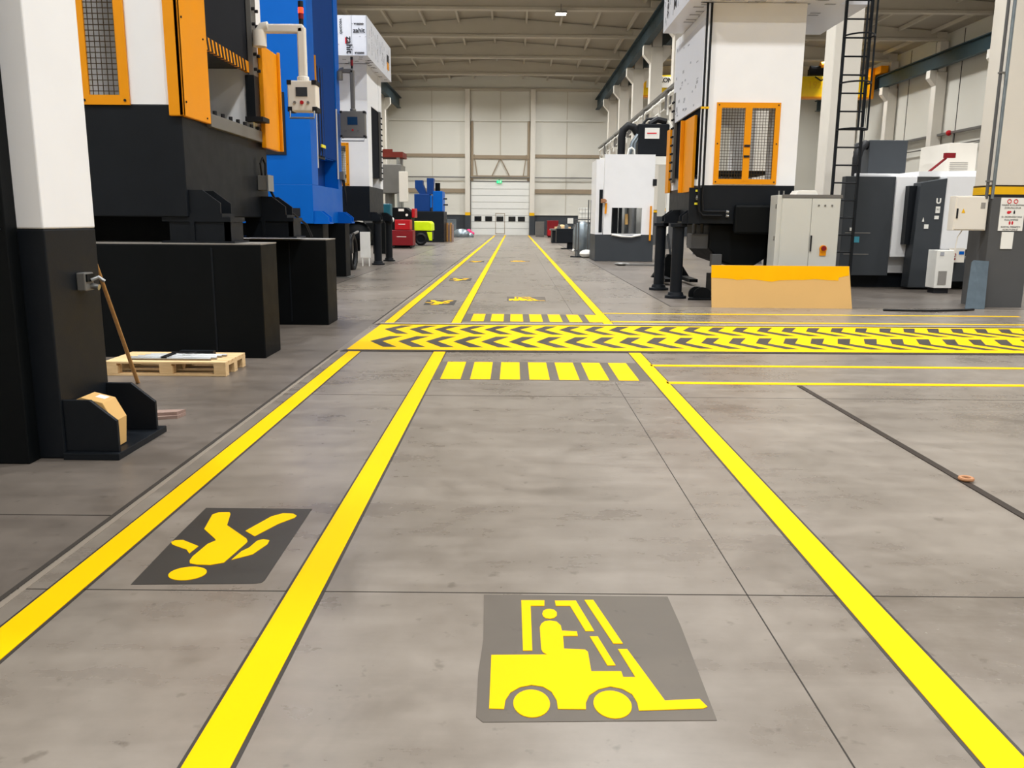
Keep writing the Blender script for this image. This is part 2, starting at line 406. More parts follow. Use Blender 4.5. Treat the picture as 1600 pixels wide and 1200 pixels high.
# far wall trims
def tw(x0,x1,z0,z1,mat,d=.06): return trim(MB().box(x0,x1,YF-d,YF,z0,z1), mat)
for x0,x1 in ((-12.7,-5.0),(-4.5,1.55),(2.05,8.9)):
    tw(x0,x1,11.25,11.45,M['panel'],.12)
for x0,x1 in ((-12.7,-5.0),(2.05,8.9)):
    tw(x0,x1,7.75,8.05,M['girt'],.12); tw(x0,x1,4.2,4.62,M['girt'],.12); tw(x0,x1,2.0,2.1,M['panel'],.09)
for x in (-8.36,5.26):
    tw(x-.03,x+.03,2.1,14.3,M['beam'],.05)
for x in (-1.45,): tw(x-.04,x+.04,7.6,14.3,M['beam'],.05)
tw(-4.45,1.6,7.6,7.95,M['girt'],.14); tw(-4.45,1.6,5.75,5.95,M['girt'],.14)
tw(-4.45,-4.2,5.4,11.3,M['girt'],.12); tw(1.3,1.55,5.4,11.3,M['girt'],.12)
trim(MB().tube([(-12.6,YF-.3,5.75),(8.9,YF-.3,5.75)],.06), M['grey'])
trim(MB().tube([(1.2,YF-.12,8),(.9,YF-.12,5.9)],.05).tube([(-4.1,YF-.12,8),(-3.8,YF-.12,5.9)],.05), M['girt'])
trim(MB().tube([(-1.5,YF-.12,7.6),(-2.3,YF-.12,5.9)],.05).tube([(-1.4,YF-.12,7.6),(-.5,YF-.12,5.9)],.05), M['girt'])
trim(MB().box(-12.7,9,YF-.25,YF,14.15,14.4), M['beam'])
def wpost(x, label):
    t = T('wind_post', label, 'column', (x,YF-.35,0), 'wind posts at the far wall')
    obj('shaft', MB().box(x-.25,x+.25,YF-.5,YF-.06,0,14.3), M['conc'], t, bevel=.02)
    obj('painted_base', MB().box(x-.26,x+.26,YF-.51,YF-.06,0,1.95), M['panelgrey'], t)
    obj('yellow_band', MB().box(x-.26,x+.26,YF-.51,YF-.06,1.95,2.25), M['bandyel'], t)
wpost(-4.76, 'tall pale wall post left of the far door'); wpost(1.82, 'tall pale wall post right of the far door')
# sectional door
d = obj('door_1', MB().box(-4.43,1.58,YF-.02,YF+.06,0,5.3), M['door']); d['kind']='structure'; d['label']='large white sectional door with five dark windows in the far wall'
for k in range(1,8): obj('panel_seam', MB().box(-4.4,1.55,YF-.035,YF-.02,k*.66-.012,k*.66+.012), M['grey'], d)
for x in (-3.72,-2.62,-1.46,-.22,.75):
    w = obj('window_frame', MB().frame_y(x-.36,x+.36,YF-.05,YF-.02,1.38,1.86,.06), M['black'], d)
    obj('pane', MB().box(x-.3,x+.3,YF-.04,YF-.021,1.44,1.80), M['glass'], w)
obj('wicket_door', MB().frame_y(-1.93,-.95,YF-.045,YF-.02,.1,2.2,.05), M['girt'], d)
obj('door_track', MB().box(-4.55,-4.43,YF-.12,YF,0,5.5), M['grey'], d); obj('door_track', MB().box(1.58,1.7,YF-.12,YF,0,5.5), M['grey'], d)
t = T('exit_sign', 'small green emergency exit sign above the far door', 'sign', (-1.55,YF-.2,5.3))
obj('sign_plate', MB().box(-1.8,-1.3,YF-.2,YF-.1,5.2,5.45), M['green'], t)
obj('bracket', MB().box(-1.58,-1.52,YF-.16,YF,5.45,5.6), M['grey'], t)
obj('running_figure', MB().ball((-1.62,YF-.21,5.39),.025,.01,.025).tube([(-1.62,YF-.205,5.36),(-1.6,YF-.205,5.3),(-1.66,YF-.205,5.23)],.015).tube([(-1.6,YF-.205,5.3),(-1.55,YF-.205,5.24)],.015).box(-1.48,-1.38,YF-.205,YF-.2,5.24,5.41), M['plastic'], t)

# columns
def column(x, y, side, label, cat='column', group=None):
    t = T('concrete_column', label, cat, (x,y,0), group)
    obj('shaft', MB().box(x-.38,x+.38,y,y+.7,0,12.3).box(x-.3,x+.3,y+.05,y+.65,12.3,14.4), M['conc'], t, bevel=.03)
    cb = MB()
    for s in ((-1,1) if side == 0 else (side,)):
        cb.prism([(x+s*.36,11.3),(x+s*.36,12.4),(x+s*.85,12.4),(x+s*.85,11.85)],'y',y+.05,y+.65)
    obj('corbel', cb, M['conc'], t)
    obj('painted_base', MB().box(x-.385,x+.385,y-.006,y+.706,0,2.03), M['colgrey'], t, label='dark grey painted base')
    obj('yellow_band', MB().box(x-.386,x+.386,y-.007,y+.707,2.08,2.22).box(x-.386,x+.386,y-.007,y+.707,2.24,2.25), M['bandyel'], t)
    obj('black_band', MB().box(x-.386,x+.386,y-.007,y+.707,2.22,2.25).box(x-.386,x+.386,y-.007,y+.707,2.03,2.08), M['ink'], t)
    return t
ords = {16:'nearest',24:'second',32:'third',40:'fourth',48:'fifth',56:'sixth',64:'seventh',72:'eighth',80:'farthest'}
c0 = column(9.2, 15.84, 0, 'nearest concrete column, at the right edge, with dark grey base and safety sign', group='columns right of the aisle')
for y in (24,32,40,48,56,64,72,80):
    dup(c0, (-.27, y-16, 0), '%s concrete column from the camera in the row right of the aisle' % ords[y])
c1 = column(-12.25, 55.84, 1, 'concrete column left of the aisle, fourth from the far wall', group='columns left of the aisle')
for y,w in ((64,'third'),(72,'second'),(80,'first')):
    dup(c1, (0, y-56, 0), 'concrete column left of the aisle, %s from the far wall' % w)
c2 = column(30.85, 39.84, -1, 'concrete column on the far right wall, nearest of those seen behind the ladder', group='columns along the far right wall')
for y,w in ((48,'second'),(56,'third'),(64,'fourth'),(72,'fifth'),(80,'sixth')):
    dup(c2, (0, y-40, 0), 'concrete column on the far right wall, %s nearest of its row' % w)

# roof beams
def beam(a, c, y, label, group):
    mid = (a+c)/2
    t = T('roof_beam', label, 'beam', (mid,y,14.37), group)
    obj('bottom_flange', MB().box(a+.3,c-.3,y-.22,y+.22,14.37,14.55), M['beam'], t, bevel=.02)
    obj('web', MB().prism([(a+.3,14.55),(c-.3,14.55),(c-.3,14.98),(mid,15.74),(a+.3,14.98)],'y',y-.09,y+.09), M['beam'], t)
    obj('end_stiffener', MB().box(a+.3,a+1.0,y-.2,y+.2,14.55,14.97).box(c-1.0,c-.3,y-.2,y+.2,14.55,14.97), M['beam'], t)
    return t
names = ['first','second','third','fourth','fifth','sixth','seventh','eighth','ninth','tenth']
b0 = beam(-12.7,9.4,79.9,'pale gabled roof beam over the aisle, first from the far wall','roof beams over the aisle')
for i in range(1,8): dup(b0,(0,-8*i,0),'pale gabled roof beam over the aisle, %s from the far wall'%names[i])
b1 = beam(9.5,31.2,79.9,'roof beam of the right hand bay, first from the far wall','roof beams of the right bay')
for i in range(1,7): dup(b1,(0,-8*i,0),'roof beam of the right hand bay, %s from the far wall'%names[i])
def purlins(a, c, ys, hall):
    mid=(a+c)/2
    proto=None
    for gi,(y,nm) in enumerate(ys):
        for k in range(9):
            x = a+1.4+k*(c-a-2.8)/8; z = roofz(x,a,c)-.13
            if proto is None:
                proto = obj('roof_purlin', MB().box(-.07,.07,-3.9,3.9,-.14,.12), M['beam']); o=proto
            else:
                o = proto.copy(); COL.objects.link(o)
            o.location=(x,y,z)
            tag(o,'slim pale roof purlin %s, between %s'%(hall,nm),'purlin','roof purlins %s, between %s'%(hall,nm))
purlins(-12.7,9.4,[(83.95,'far wall and first roof beam'),(75.9,'first and second beams from far wall'),(67.9,'second and third beams from far wall'),(59.9,'third and fourth beams from far wall'),(51.9,'fourth and fifth beams from far wall')],'over the aisle')
purlins(9.5,31.2,[(67.9,'second and third beams from far wall'),(59.9,'third and fourth beams from far wall'),(51.9,'fourth and fifth beams from far wall'),(43.9,'fifth and sixth beams from far wall')],'in right bay')
def girder(x, y0, y1, label):
    t = T('crane_girder', label, 'girder', (x,y0,12.4), 'crane runway girders')
    obj('beam', MB().box(x-.2,x+.2,y0,y1,12.4,12.45).box(x-.03,x+.03,y0,y1,12.45,13.35).box(x-.25,x+.25,y0,y1,13.35,13.42), M['teal'], t)
    obj('rail', MB().box(x-.03,x+.03,y0,y1,13.42,13.5), M['angle'], t)
girder(8.25,8,YF-.3,'dark crane girder on the corbels along the right side of the aisle')
girder(9.62,16,YF-.3,'dark crane girder on the right bay side of the aisle columns')
girder(-11.6,30,YF-.3,'dark crane girder on the corbels along the left side of the aisle')
girder(30.2,16,YF-.3,'long dark crane girder along the far right wall')
# bridge crane in the right bay
t = T('bridge_crane', 'yellow overhead bridge crane spanning the right hand bay', 'crane', (20,70.5,11.7))
obj('bridge_girder', MB().box(10.3,29.8,70.2,70.8,11.8,13.4), M['crane'], t, bevel=.02)
obj('bottom_flange', MB().box(10.3,29.8,70.1,70.9,11.65,11.8), M['orange'], t)
obj('end_truck', MB().box(9.75,10.4,69,72,13.52,14.1).box(10.3,10.7,70.1,70.9,12.4,14.1), M['orange'], t, bevel=.03); obj('end_truck', MB().box(29.75,30.4,69,72,13.52,14.1).box(29.4,29.8,70.05,70.95,11.7,14.1), M['orange'], t, bevel=.03)
obj('hoist', MB().box(24.2,25.6,69.6,70.15,13.42,13.9).cyl((24.3,69.9,13.9),(25.6,69.9,13.9),.3), M['black'], t)
obj('hoist_motor', MB().cyl((25.1,69.8,14.2),(25.6,69.8,14.2),.28), M['orange'], t)
obj('hoist_hose', MB().tube([(25.5,69.7,13.9),(25.8,69.7,13.3),(25.2,69.7,13.0),(24.7,69.7,13.3)],.06), M['hose'], t)
sp = obj('sign_plate', MB().box(10.9,13.6,70.17,70.2,12.42,13.3), M['plastic'], t, label='white sign plate')
text('KON',.5,M['ink'],sp,(12.5,70.165,13.0),name='lettering',ext=.004,bold=.012)
text('19264',.8,M['bandyel'],t,(25.3,70.19,12.7),name='number_lettering',ext=.004)

t.location.y += 3.0
# runs of pipes and trays
t = T('pipe_run', 'white pipes with goosenecks and cable tray along the columns right of the aisle', 'pipes', (8.7,60,8.1))
obj('cable_tray', MB().box(8.55,8.85,40,86,8.5,8.53).box(8.55,8.57,40,86,8.53,8.62).box(8.83,8.85,40,86,8.53,8.62), M['grey'], t)
obj('main_pipe', MB().tube([(8.72,40,8.3),(8.72,86,8.3)],.09), M['plastic'], t, smooth=True)
obj('second_pipe', MB().tube([(8.74,40,7.7),(8.74,86,7.7)],.06), M['plastic'], t, smooth=True)
for k in range(15):
    y=44+k*2.8
    obj('gooseneck', MB().tube([(8.6,y,8.3),(8.5,y,8.15),(8.5,y+.2,7.95),(8.55,y+.5,7.9),(8.6,y+.8,7.6),(8.6,y+.8,7.2)],.055,8), M['plastic'], t, smooth=True)
for k in range(5): obj('support_bracket', MB().box(8.5,8.9,48+8*k,48.1+8*k,7.55,8.5), M['grey'], t)
t.location.x -= .3
t = T('wall_pipe_run', 'thin pipes and cable tray along the far right wall', 'pipes', (30.6,60,7.5))
obj('cable_tray', MB().box(30.9,31.2,36,86,7.8,7.95), M['grey'], t)
obj('pipe', MB().tube([(31.0,36,7.0),(31.0,86,7.0)],.05), M['grey'], t)
obj('alarm_bell', MB().ball((30.85,62,7.85),.2,.2,.2), M['red'], t, label='red alarm bell')
for k in range(12): obj('drop_pipe', MB().tube([(31.0,40+3.6*k,7.8),(31.0,40+3.6*k,6.9),(31.0,41+3.6*k,6.85)],.04,8), M['grey'], t)
for k in range(12):
    trim(MB().box(31.28,31.3,38+4*k,38.08+4*k,2,14.9), M['joint'])
tag(obj('downpipe', MB().tube([(30.9,51,13.6),(30.9,51,10.2)],.12), M['ink']),'dark pipe dropping past the crane girder on the far right wall','pipe')
tag(obj('downpipe', MB().tube([(30.9,51.1,10.3),(30.9,51.1,7.6)],.05), M['ink']),'thin cable below the dark pipe on the far right wall','pipe')
# bits near the left far columns
t = T('wall_pipe_bracket', 'brown steel bracket carrying white pipes beside the left columns', 'bracket', (-11.5,68,7))
obj('bracket_arm', MB().box(-11.9,-9.6,68,68.3,6.3,6.9), M['copper'], t)
obj('white_pipe', MB().tube([(-12,62,7.3),(-10.6,66,6.9),(-10.4,67.9,6.9)],.12).tube([(-12,62,5.9),(-10.4,66,5.4),(-9.6,67.9,4.8)],.14), M['plastic'], t, smooth=True)
obj('hanger', MB().box(-11.6,-11.3,68.02,68.28,6.9,12.4), M['grey'], t)

# lamps
def lamp(x,y,z,label,group,watts,vis=None):
    t = T('high_bay_lamp', label, 'lamp', (x,y,z), group)
    obj('housing', MB().box(x-.35,x+.35,y-.3,y+.3,z,z+.12), M['grey'], t)
    obj('diffuser', MB().box(x-.32,x+.32,y-.27,y+.27,z-.02,z), M['lamp'], t)
    obj('hanger', MB().cyl((x,y,z+.12),(x,y,min(z+.6,15.4)),.02), M['grey'], t)
    return t
LAMPS=[]
def light(x,y,z,w):
    L = bpy.data.lights.new('lamp_light','AREA'); L.shape='RECTANGLE'; L.size=1.0; L.size_y=1.0; L.energy=w; L.color=(.97,.985,1); L.spread=math.radians(150)
    o = bpy.data.objects.new('lamp_light',L); COL.objects.link(o); o.location=(x,y,z-.05); LAMPS.append(o)
W0=760
first=None; second=None
for i,y in enumerate(range(-16,88,8)):
    for x in (-7.0,3.2):
        z=15.05
        lab='lamp hidden above the roof beams of the aisle, bay %d, %s row'%(i+1,'left' if x<0 else 'right')
        if y>=32:
            lab='high bay lamp behind the %s roof beam from the far wall, %s of the aisle'%(names[(80-y)//8],'left' if x<0 else 'right')
            if first is None: first=lamp(x,y+.9,z,lab,'high bay lamps of the aisle',W0)
            else: dup(first,Vector((x,y+.9,z))-first.location,lab)
        light(x,y+.9,z,W0*(.62 if y<-4 else 1.2 if y<20 else 1.08))
    for x in (14.5,26.0):
        light(x,y+.9,15.05,W0*.75)
        if y>=40:
            lab='right bay roof lamp behind the %s beam from the far wall, %s side'%(names[(80-y)//8],'left' if x<20 else 'right')
            dup(first,Vector((x,y+.9,z))-first.location,lab)
lamp(2.8,55.5,14.1,'bright lamp hanging in view below a roof beam right of centre','visible lamp',0)
light(2.8,55.5,14.05,150)

# ------------------------------------------------------------------ presses
def foot(xs, s, y0, y1, zb, parent, mat, reach=.36, zt=.29):
    f = obj('foot_bracket', MB().box(xs, xs+s*reach, y0, y1, zb, zb+.04), mat, parent)
    pts = [(xs,zb+.04),(xs,zb+zt),(xs+s*reach*.42,zb+zt),(xs+s*(reach-.02),zb+zt*.52),(xs+s*(reach-.02),zb+.04)]
    obj('gusset', MB().prism(pts,'y',y0+.02,y0+.05), mat, f); obj('gusset', MB().prism(pts,'y',y1-.05,y1-.02), mat, f)

def press(name, label, xs, s, y0, y1, zb, zs, zt, depth, tu, tf, up, bed, feet, inner=None, win=None, guards=True, zsl=None, zop=None, group=None, slidemat=None, stripe=True, rail=True):
    fx = lambda d: xs - s*d
    t = T(name, label, 'press', (fx(depth/2), (y0+y1)/2, zb), group)
    lo, hi = sorted((fx(0), fx(depth)))
    obj('bed', MB().box(lo,hi,y0,y1,zb,zs), bed, t, bevel=.012)
    ya, yb = y0+tu, y1-tf
    def upright(a, c, w):
        m_ = MB()
        if w:
            h0,h1 = sorted((fx(w[0]),fx(w[1]))); m_.wall_y(lo,hi,a,c,zs,zt,h0,h1,w[2],w[3])
        else: m_.box(lo,hi,a,c,zs,zt)
        return obj('upright', m_, up, t)
    upright(y0, ya, win); upright(yb, y1, win)
    obj('crown', MB().box(lo+.02,hi-.02,ya,yb,zt-1.2,zt), up, t)
    if zop is not None:
        m_=MB(); m_.box(fx(.0),fx(depth),ya,yb,zs,zop-.15); obj('bolster', m_, M['grey'], t)
        obj('bolster_lip', MB().box(fx(-.06),fx(.3),ya,y1-.1,zop-.15,zop), M['grey'], t, bevel=.008)
        for k in range(7): obj('bolster_bolt', MB().cyl((fx(-.03),ya+.2+k*.28,zop),(fx(-.03),ya+.2+k*.28,zop+.05),.025,8), M['ink'], t)
    if zsl is not None:
        n=16; pts=[]
        for k in range(n+1):
            y=ya+.03+(yb-ya-.06)*k/n; pts.append((fx(.13 if k%2 else .02),y))
        pts += [(fx(.16),yb-.03),(fx(.16),ya+.03)]
        sl=obj('slide_curtain', MB().prism(pts,'z',zsl+.02,zt-1.2), slidemat or M['blk2'], t)
        obj('slide_bottom', MB().box(fx(.1),fx(depth-.3),ya+.03,yb-.03,zsl,zsl+.06), bed, t)
        if stripe:
            m_=MB(); L=yb-ya-.06; m_.box(fx(.01),fx(.06),ya+.03,yb-.03,zsl-.05,zsl+.09); m_.mi=1
            k=0.0
            while k<L-.14:
                q=ya+.03+k; m_.prism([(q+.05,zsl-.051),(q+.1,zsl-.051),(q+.05,zsl+.091),(q,zsl+.091)],'x',fx(.004),fx(.065)); k+=.125
            obj('hazard_strip', m_, [M['orange'],M['ink']], sl, label='yellow and black hazard strip')
        if not rail: zsl=None
    if zsl is not None:
        g=obj('guide_rail', MB().box(fx(-.05),fx(.02),yb-.05,yb+.16,zsl-.08,zt-1.2), M['grey'], t, bevel=.006)
        m_=MB(); z=zsl
        while z<min(zsl+2.2,zt-1.3):
            m_.cyl((fx(-.09),yb-.02,z),(fx(-.04),yb-.02,z),.022,8); m_.cyl((fx(-.09),yb+.13,z),(fx(-.04),yb+.13,z),.022,8); z+=.19
        obj('stud_row', m_, M['ink'], g)
    if win and guards:
        h0,h1=sorted((fx(win[0]),fx(win[1])))
        w=obj('window_frame', MB().frame_y(h0-.09,h1+.09,y0-.03,y0-.002,win[2]-.09,win[3]+.09,.1), M['orange'], t, label='orange window frame')
        m_=MB(); x=h0+.05
        while x<h1: m_.box(x-.004,x+.004,y0-.02,y0-.014,win[2],win[3]); x+=.055
        z=win[2]+.05
        while z<win[3]: m_.box(h0,h1,y0-.014,y0-.008,z-.004,z+.004); z+=.055
        obj('wire_mesh', m_, M['mesh'], w)
        m_=MB()
        for x in (h0-.045,h1+.045):
            for z in (win[2]-.045, (win[2]+win[3])/2, win[3]+.045): m_.cyl((x,y0-.04,z),(x,y0-.03,z),.014,8)
        obj('screw', m_, M['ink'], w)
    for fy in feet: foot(xs, s, fy, fy+.42, zb, t, bed)
    return t

# left, nearest: upright with dark cladding
t = T('press_upright', 'nearest white and black press upright at the left edge', 'press', (-3.5,5.6,0))
obj('upper_frame', MB().box(-4.6,-2.9,5.25,5.9,1.47,7.2), M['white'], t, bevel=.01)
obj('lower_frame', MB().box(-4.6,-2.9,5.25,5.9,0,1.468), M['dark'], t, bevel=.01)
obj('crown', MB().box(-4.6,-2.95,2.4,5.25,3.3,7.2), M['white'], t)  # unseen rest of this press, added to shade the upright's front
cl = obj('front_cladding', MB().box(-4.6,-3.06,5.12,5.249,0,7.2), M['black'], t, bevel=.008)
m = MB()
for z in (1.47,1.57,1.67,1.77): m.cyl((-3.1,5.11,z),(-3.1,5.125,z),.01,8)
obj('bolt', m, M['steel'], cl)
f = obj('foot_bracket', MB().box(-2.9,-2.54,5.22,5.98,0,.045), M['dark'], t, bevel=.004)
pts=[(-2.9,.045),(-2.9,.385),(-2.725,.385),(-2.56,.25),(-2.56,.045)]
obj('gusset', MB().prism(pts,'y',5.27,5.30), M['dark'], f, bevel=.004); obj('gusset', MB().prism(pts,'y',5.86,5.89), M['dark'], f, bevel=.004)
obj('bolt_hole', MB().lathe((-2.68,5.6),[(.035,.0455),(.035,.047)]), M['ink'], f)
sb = T('wall_socket', 'small grey socket box mounted on the black side of the nearest left press', 'socket', (-2.9,5.64,1.12))
obj('box', MB().box(-2.9,-2.84,5.58,5.7,1.06,1.18), M['grey'], sb, bevel=.008)
obj('lever', MB().tube([(-2.83,5.64,1.13),(-2.79,5.66,1.15),(-2.76,5.68,1.12)],.012).cyl((-2.84,5.66,1.09),(-2.79,5.66,1.08),.02), M['steel'], sb, smooth=True)
obj('cover', MB().box(-2.842,-2.83,5.59,5.69,1.12,1.17), M['black'], sb)
# cardboard carton in the bracket
t = T('carton', 'small brown cardboard carton wedged in the nearest black bracket', 'carton', (-2.73,5.4,.05))
ca = obj('carton_body', MB().prism([(-2.88,.05),(-2.88,.36),(-2.80,.395),(-2.665,.36),(-2.60,.235),(-2.615,.05)],'y',5.315,5.50), M['card'], t, bevel=.004)
obj('address_label', MB().add([(-2.75,5.40,.3838),(-2.69,5.40,.3683),(-2.69,5.47,.3683),(-2.75,5.47,.3838),(-2.75,5.40,.3818),(-2.69,5.40,.3663),(-2.69,5.47,.3663),(-2.75,5.47,.3818)],[(0,1,2,3),(4,5,6,7),(0,1,5,4),(1,2,6,5),(2,3,7,6),(3,0,4,7)]), M['plastic'], t, label='white paper label')
tag(obj('wooden_offcut', MB().prism([(-2.93,6.28),(-2.62,6.38),(-2.60,6.5),(-2.92,6.42)],'z',0,.025).prism([(-2.93,6.32),(-2.63,6.40),(-2.60,6.5),(-2.92,6.44)],'z',.025,.05), M['oldwood']), 'short pale wooden offcut on the floor beside the nearest black bracket', 'wood')
# stick leaning against the upright
tag(obj('wooden_stick', MB().tube([(-3.555,7.8,0.0),(-2.945,5.93,1.265)],.016,10,[.018,.013]), M['stick'], smooth=True), 'thin wooden stick leaning on the back of the nearest left press', 'stick')

# foundations
def foundation(x0,x1,y0,y1,z,label):
    t=T('foundation_block',label,'foundation',((x0+x1)/2,(y0+y1)/2,0),'black foundation blocks')
    obj('body', MB().box(x0,x1,y0,y1,0,z-.015), M['black'], t, bevel=.012)
    obj('top_plate', MB().box(x0,x1,y0,y1,z-.0145,z), M['vent'], t, label='lighter grey top')  # top face coloured lighter grey than the black body
    m_=MB(); m_.box(x0+.02,x1-.3,y0-.004,y0-.0005,.02,.025)
    obj('weld_seam', MB().box(x1-.55,x1-.53,y0-.006,y0,.05,z-.05), M['dark'], t)
    return t
foundation(-7.2,-2.77,9.28,9.9,1.27,'nearest black steel foundation block on the left, behind the pallet')
foundation(-7.2,-2.72,12.3,12.95,1.25,'second black steel foundation block on the left, below the blue press')

# press 1
p1 = press('hydraulic_press','white press with black bed and orange guards, second machine on the left',-3.55,1,9.3,12.4,1.55,2.72,7.4,3.2,.75,.55,M['white'],M['dark'],(9.33,12.0),win=(.62,.96,2.80,6.4),zsl=3.5,zop=2.72)
obj('corner_guard', MB().box(-3.55,-3.50,9.24,10.06,2.6,7.0).box(-3.66,-3.50,9.24,9.29,2.6,7.0), M['orange'], p1, bevel=.01)
obj('corner_guard', MB().box(-3.50,-3.44,12.02,12.78,2.5,3.85).box(-3.44,-3.40,12.74,12.78,2.5,3.88), M['orange'], p1, bevel=.008)
m=MB()
for z in (2.75,3.6,4.4): m.cyl((-3.5,9.32,z),(-3.49,9.32,z),.012,8).cyl((-3.5,9.93,z-.1),(-3.49,9.93,z-.1),.01,8)
obj('guard_bolt', m, M['ink'], p1)
obj('rail_post', MB().box(-3.62,-3.5,11.8,12.0,2.88,3.42), M['dark'], p1, label='dark lower post')
obj('rail_stop', MB().box(-3.62,-3.38,11.72,12.02,2.82,2.88), M['ink'], p1)
for y in (9.33,12.0):
    pd=obj('pedestal', MB().box(-3.85,-3.1,y,y+.5,1.50,1.55).box(-3.78,-3.12,y+.02,y+.06,1.27,1.50).box(-3.55,-3.50,y,y+.48,1.27,1.5).box(-3.18,-3.12,y+.02,y+.48,1.27,1.5).box(-3.86,-3.06,y-.02,y+.5,1.27,1.29), M['dark'], p1)
obj('dark_filler', MB().box(-6.6,-3.95,9.95,12.2,.25,1.55), M['black'], p1)  # black box added so the gap beneath the bed stays dark
obj('oil_drum', MB().cyl((-3.75,10.6,1.2),(-3.75,10.6,1.5),.1).box(-3.9,-3.6,10.2,11,.9,1.2), M['black'], p1)
jb = T('junction_box','small grey junction box with cable on the side of the second left press','junction box',(-3.5,11.95,2.0))
obj('box', MB().box(-3.55,-3.42,11.9,12.15,1.92,2.12), M['grey'], jb, bevel=.008)
obj('lid', MB().box(-3.42,-3.40,11.89,12.16,1.91,2.13), M['steel'], jb)
obj('cable_loop', MB().tube([(-3.5,11.95,2.12),(-3.5,11.9,2.28),(-3.49,11.98,2.36),(-3.48,12.06,2.28),(-3.48,12.05,2.12)],.014,8), M['hose'], jb, smooth=True)
tag(obj('black_cable', MB().tube([(-3.43,12.1,1.92),(-3.4,12.2,1.8),(-3.25,12.5,1.62),(-3.1,12.75,1.45),(-3.05,12.85,1.27)],.018,8), M['hose'], smooth=True),'black cable hanging from the junction box down to the second foundation block','cable')
tag(obj('white_rag', MB().ball((-3.95,11.2,1.6),.1,.08,.06), M['plastic']),'small white lump in the dark gap beneath the second left press','rag') if False else None

# blue press
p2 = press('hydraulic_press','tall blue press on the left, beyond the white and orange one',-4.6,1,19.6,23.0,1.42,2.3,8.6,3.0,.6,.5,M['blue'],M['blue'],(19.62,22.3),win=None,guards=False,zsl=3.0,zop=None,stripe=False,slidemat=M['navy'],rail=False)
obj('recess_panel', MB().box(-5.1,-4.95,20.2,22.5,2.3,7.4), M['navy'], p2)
obj('light_curtain', MB().box(-4.63,-4.57,20.2,20.24,4.1,5.2), M['orange'], p2, label='narrow yellow light curtain post')
obj('edge_trim', MB().box(-4.61,-4.58,20.2,20.22,2.7,4.1), M['cream'], p2, label='thin pale edge strip'); obj('edge_trim', MB().box(-4.61,-4.58,22.48,22.51,2.55,4.3), M['cream'], p2, label='thin pale edge strip')
m=MB().box(-4.72,-4.66,20.35,21.3,2.95,5.1)
for k in range(9): m.box(-4.66,-4.65,20.4+.1*k,20.44+.1*k,3.0,5.05)
obj('guard_mesh', m, M['ink'], p2, label='black guard panel')
obj('yellow_tag', MB().box(-4.6,-4.57,20.6,21.0,3.2,3.27), M['stickyel'], p2)
obj('side_window', MB().box(-5.75,-5.16,19.575,19.6,2.95,4.3), M['ink'], p2)
obj('window_glass', MB().box(-5.6,-5.3,19.56,19.575,3.1,4.2), M['grey'], p2)
obj('access_hole', MB().box(-5.08,-4.9,19.59,19.6,1.58,1.77), M['ink'], p2)
for y in (19.7,22.3):
    obj('leg', MB().box(-4.95,-4.42,y,y+.6,0,1.42), M['black'], p2, bevel=.01)
    obj('leg', MB().box(-7.5,-6.97,y,y+.6,0,1.42), M['black'], p2, bevel=.01)
obj('foot_plate', MB().box(-5.0,-4.32,22.2,23.0,0,.03), M['grey'], p2)
obj('hanging_cable', MB().tube([(-4.58,22.8,2.7),(-4.5,22.85,2.2),(-4.48,22.9,1.9),(-4.5,22.95,2.2),(-4.55,22.97,2.6)],.018,8), M['hose'], p2)
obj('cable_box', MB().box(-4.6,-4.5,22.7,22.97,2.55,2.75), M['grey'], p2)

# press 3
p3 = press('hydraulic_press','third press on the left, white over black, below the wrapped box',-4.82,1,28.6,31.6,1.47,2.6,6.45,3.2,.7,.6,M['white'],M['dark'],(28.62,31.1),win=(.74,1.4,2.7,3.9),zsl=2.95,zop=None,stripe=False)
def pillar(xp, yp, zt_, parent, r=.13):
    p=obj('leg', MB().lathe((xp,yp),[(.22,0),(.22,.05),(.165,.06),(.15,.12),(r,.13),(r,zt_-.08),(.17,zt_-.06),(.17,zt_)],20), M['dark'], parent, smooth=True)
    return p
for x in (-4.62,-7.6):
    for y in (28.85,31.4): pillar(x,y,1.47,p3)
m=MB(); m.ball((-5.3,28.9,.95),.5,.5,.5,16); obj('hydraulic_cylinder', m, M['black'], p3, smooth=True)
obj('drain_valve', MB().cyl((-5.1,28.35,.75),(-4.9,28.35,.75),.06).cyl((-5.0,28.35,.6),(-5.0,28.35,.95),.04), M['grey'], p3)
wb = T('wrapped_crown_box','box wrapped in printed white film on top of the third left press','press crown',(-6,29.8,6.46))
b3=MB().box(-8.2,-4.55,27.2,32.3,6.46,7.62); b3.mi=1
tape=MB().box(-5.02,-5.01,27.188,27.2,6.47,7.61).box(-4.57,-4.55,27.188,27.2,6.47,7.61)
obj('tape_seam', tape, M['inkgrey'], wb)
text('zahit',.30,M['ink'],wb,(-5.64,27.19,7.15),rot=(PI/2,-PI/2,0),name='lettering',bold=.004)
text('zahit',.26,M['ink'],wb,(-5.10,27.19,6.76),rot=(PI/2,-PI/2,0),name='lettering',bold=.004)
text('zahit',.19,M['ink'],wb,(-4.79,27.19,7.18),name='lettering',bold=.003)
text('vecono',.15,M['ink'],wb,(-5.33,27.19,7.3),rot=(PI/2,-PI/2,0),name='lettering')
text('vecono',.10,M['ink'],wb,(-4.79,27.19,7.38),name='lettering',bold=.004)
text('vecono',.10,M['ink'],wb,(-4.79,27.19,6.54),name='lettering',bold=.004)
obj('red_mark', MB().box(-5.22,-5.15,27.19,27.2,6.80,6.98), M['inkred'], wb)
m=b3
random.seed(3)
for k in range(9):
    x=-5.75+random.random()*1.15; z=6.55+random.random()*.95
    m.box(x,x+.05,27.194,27.2,z,z+.015)
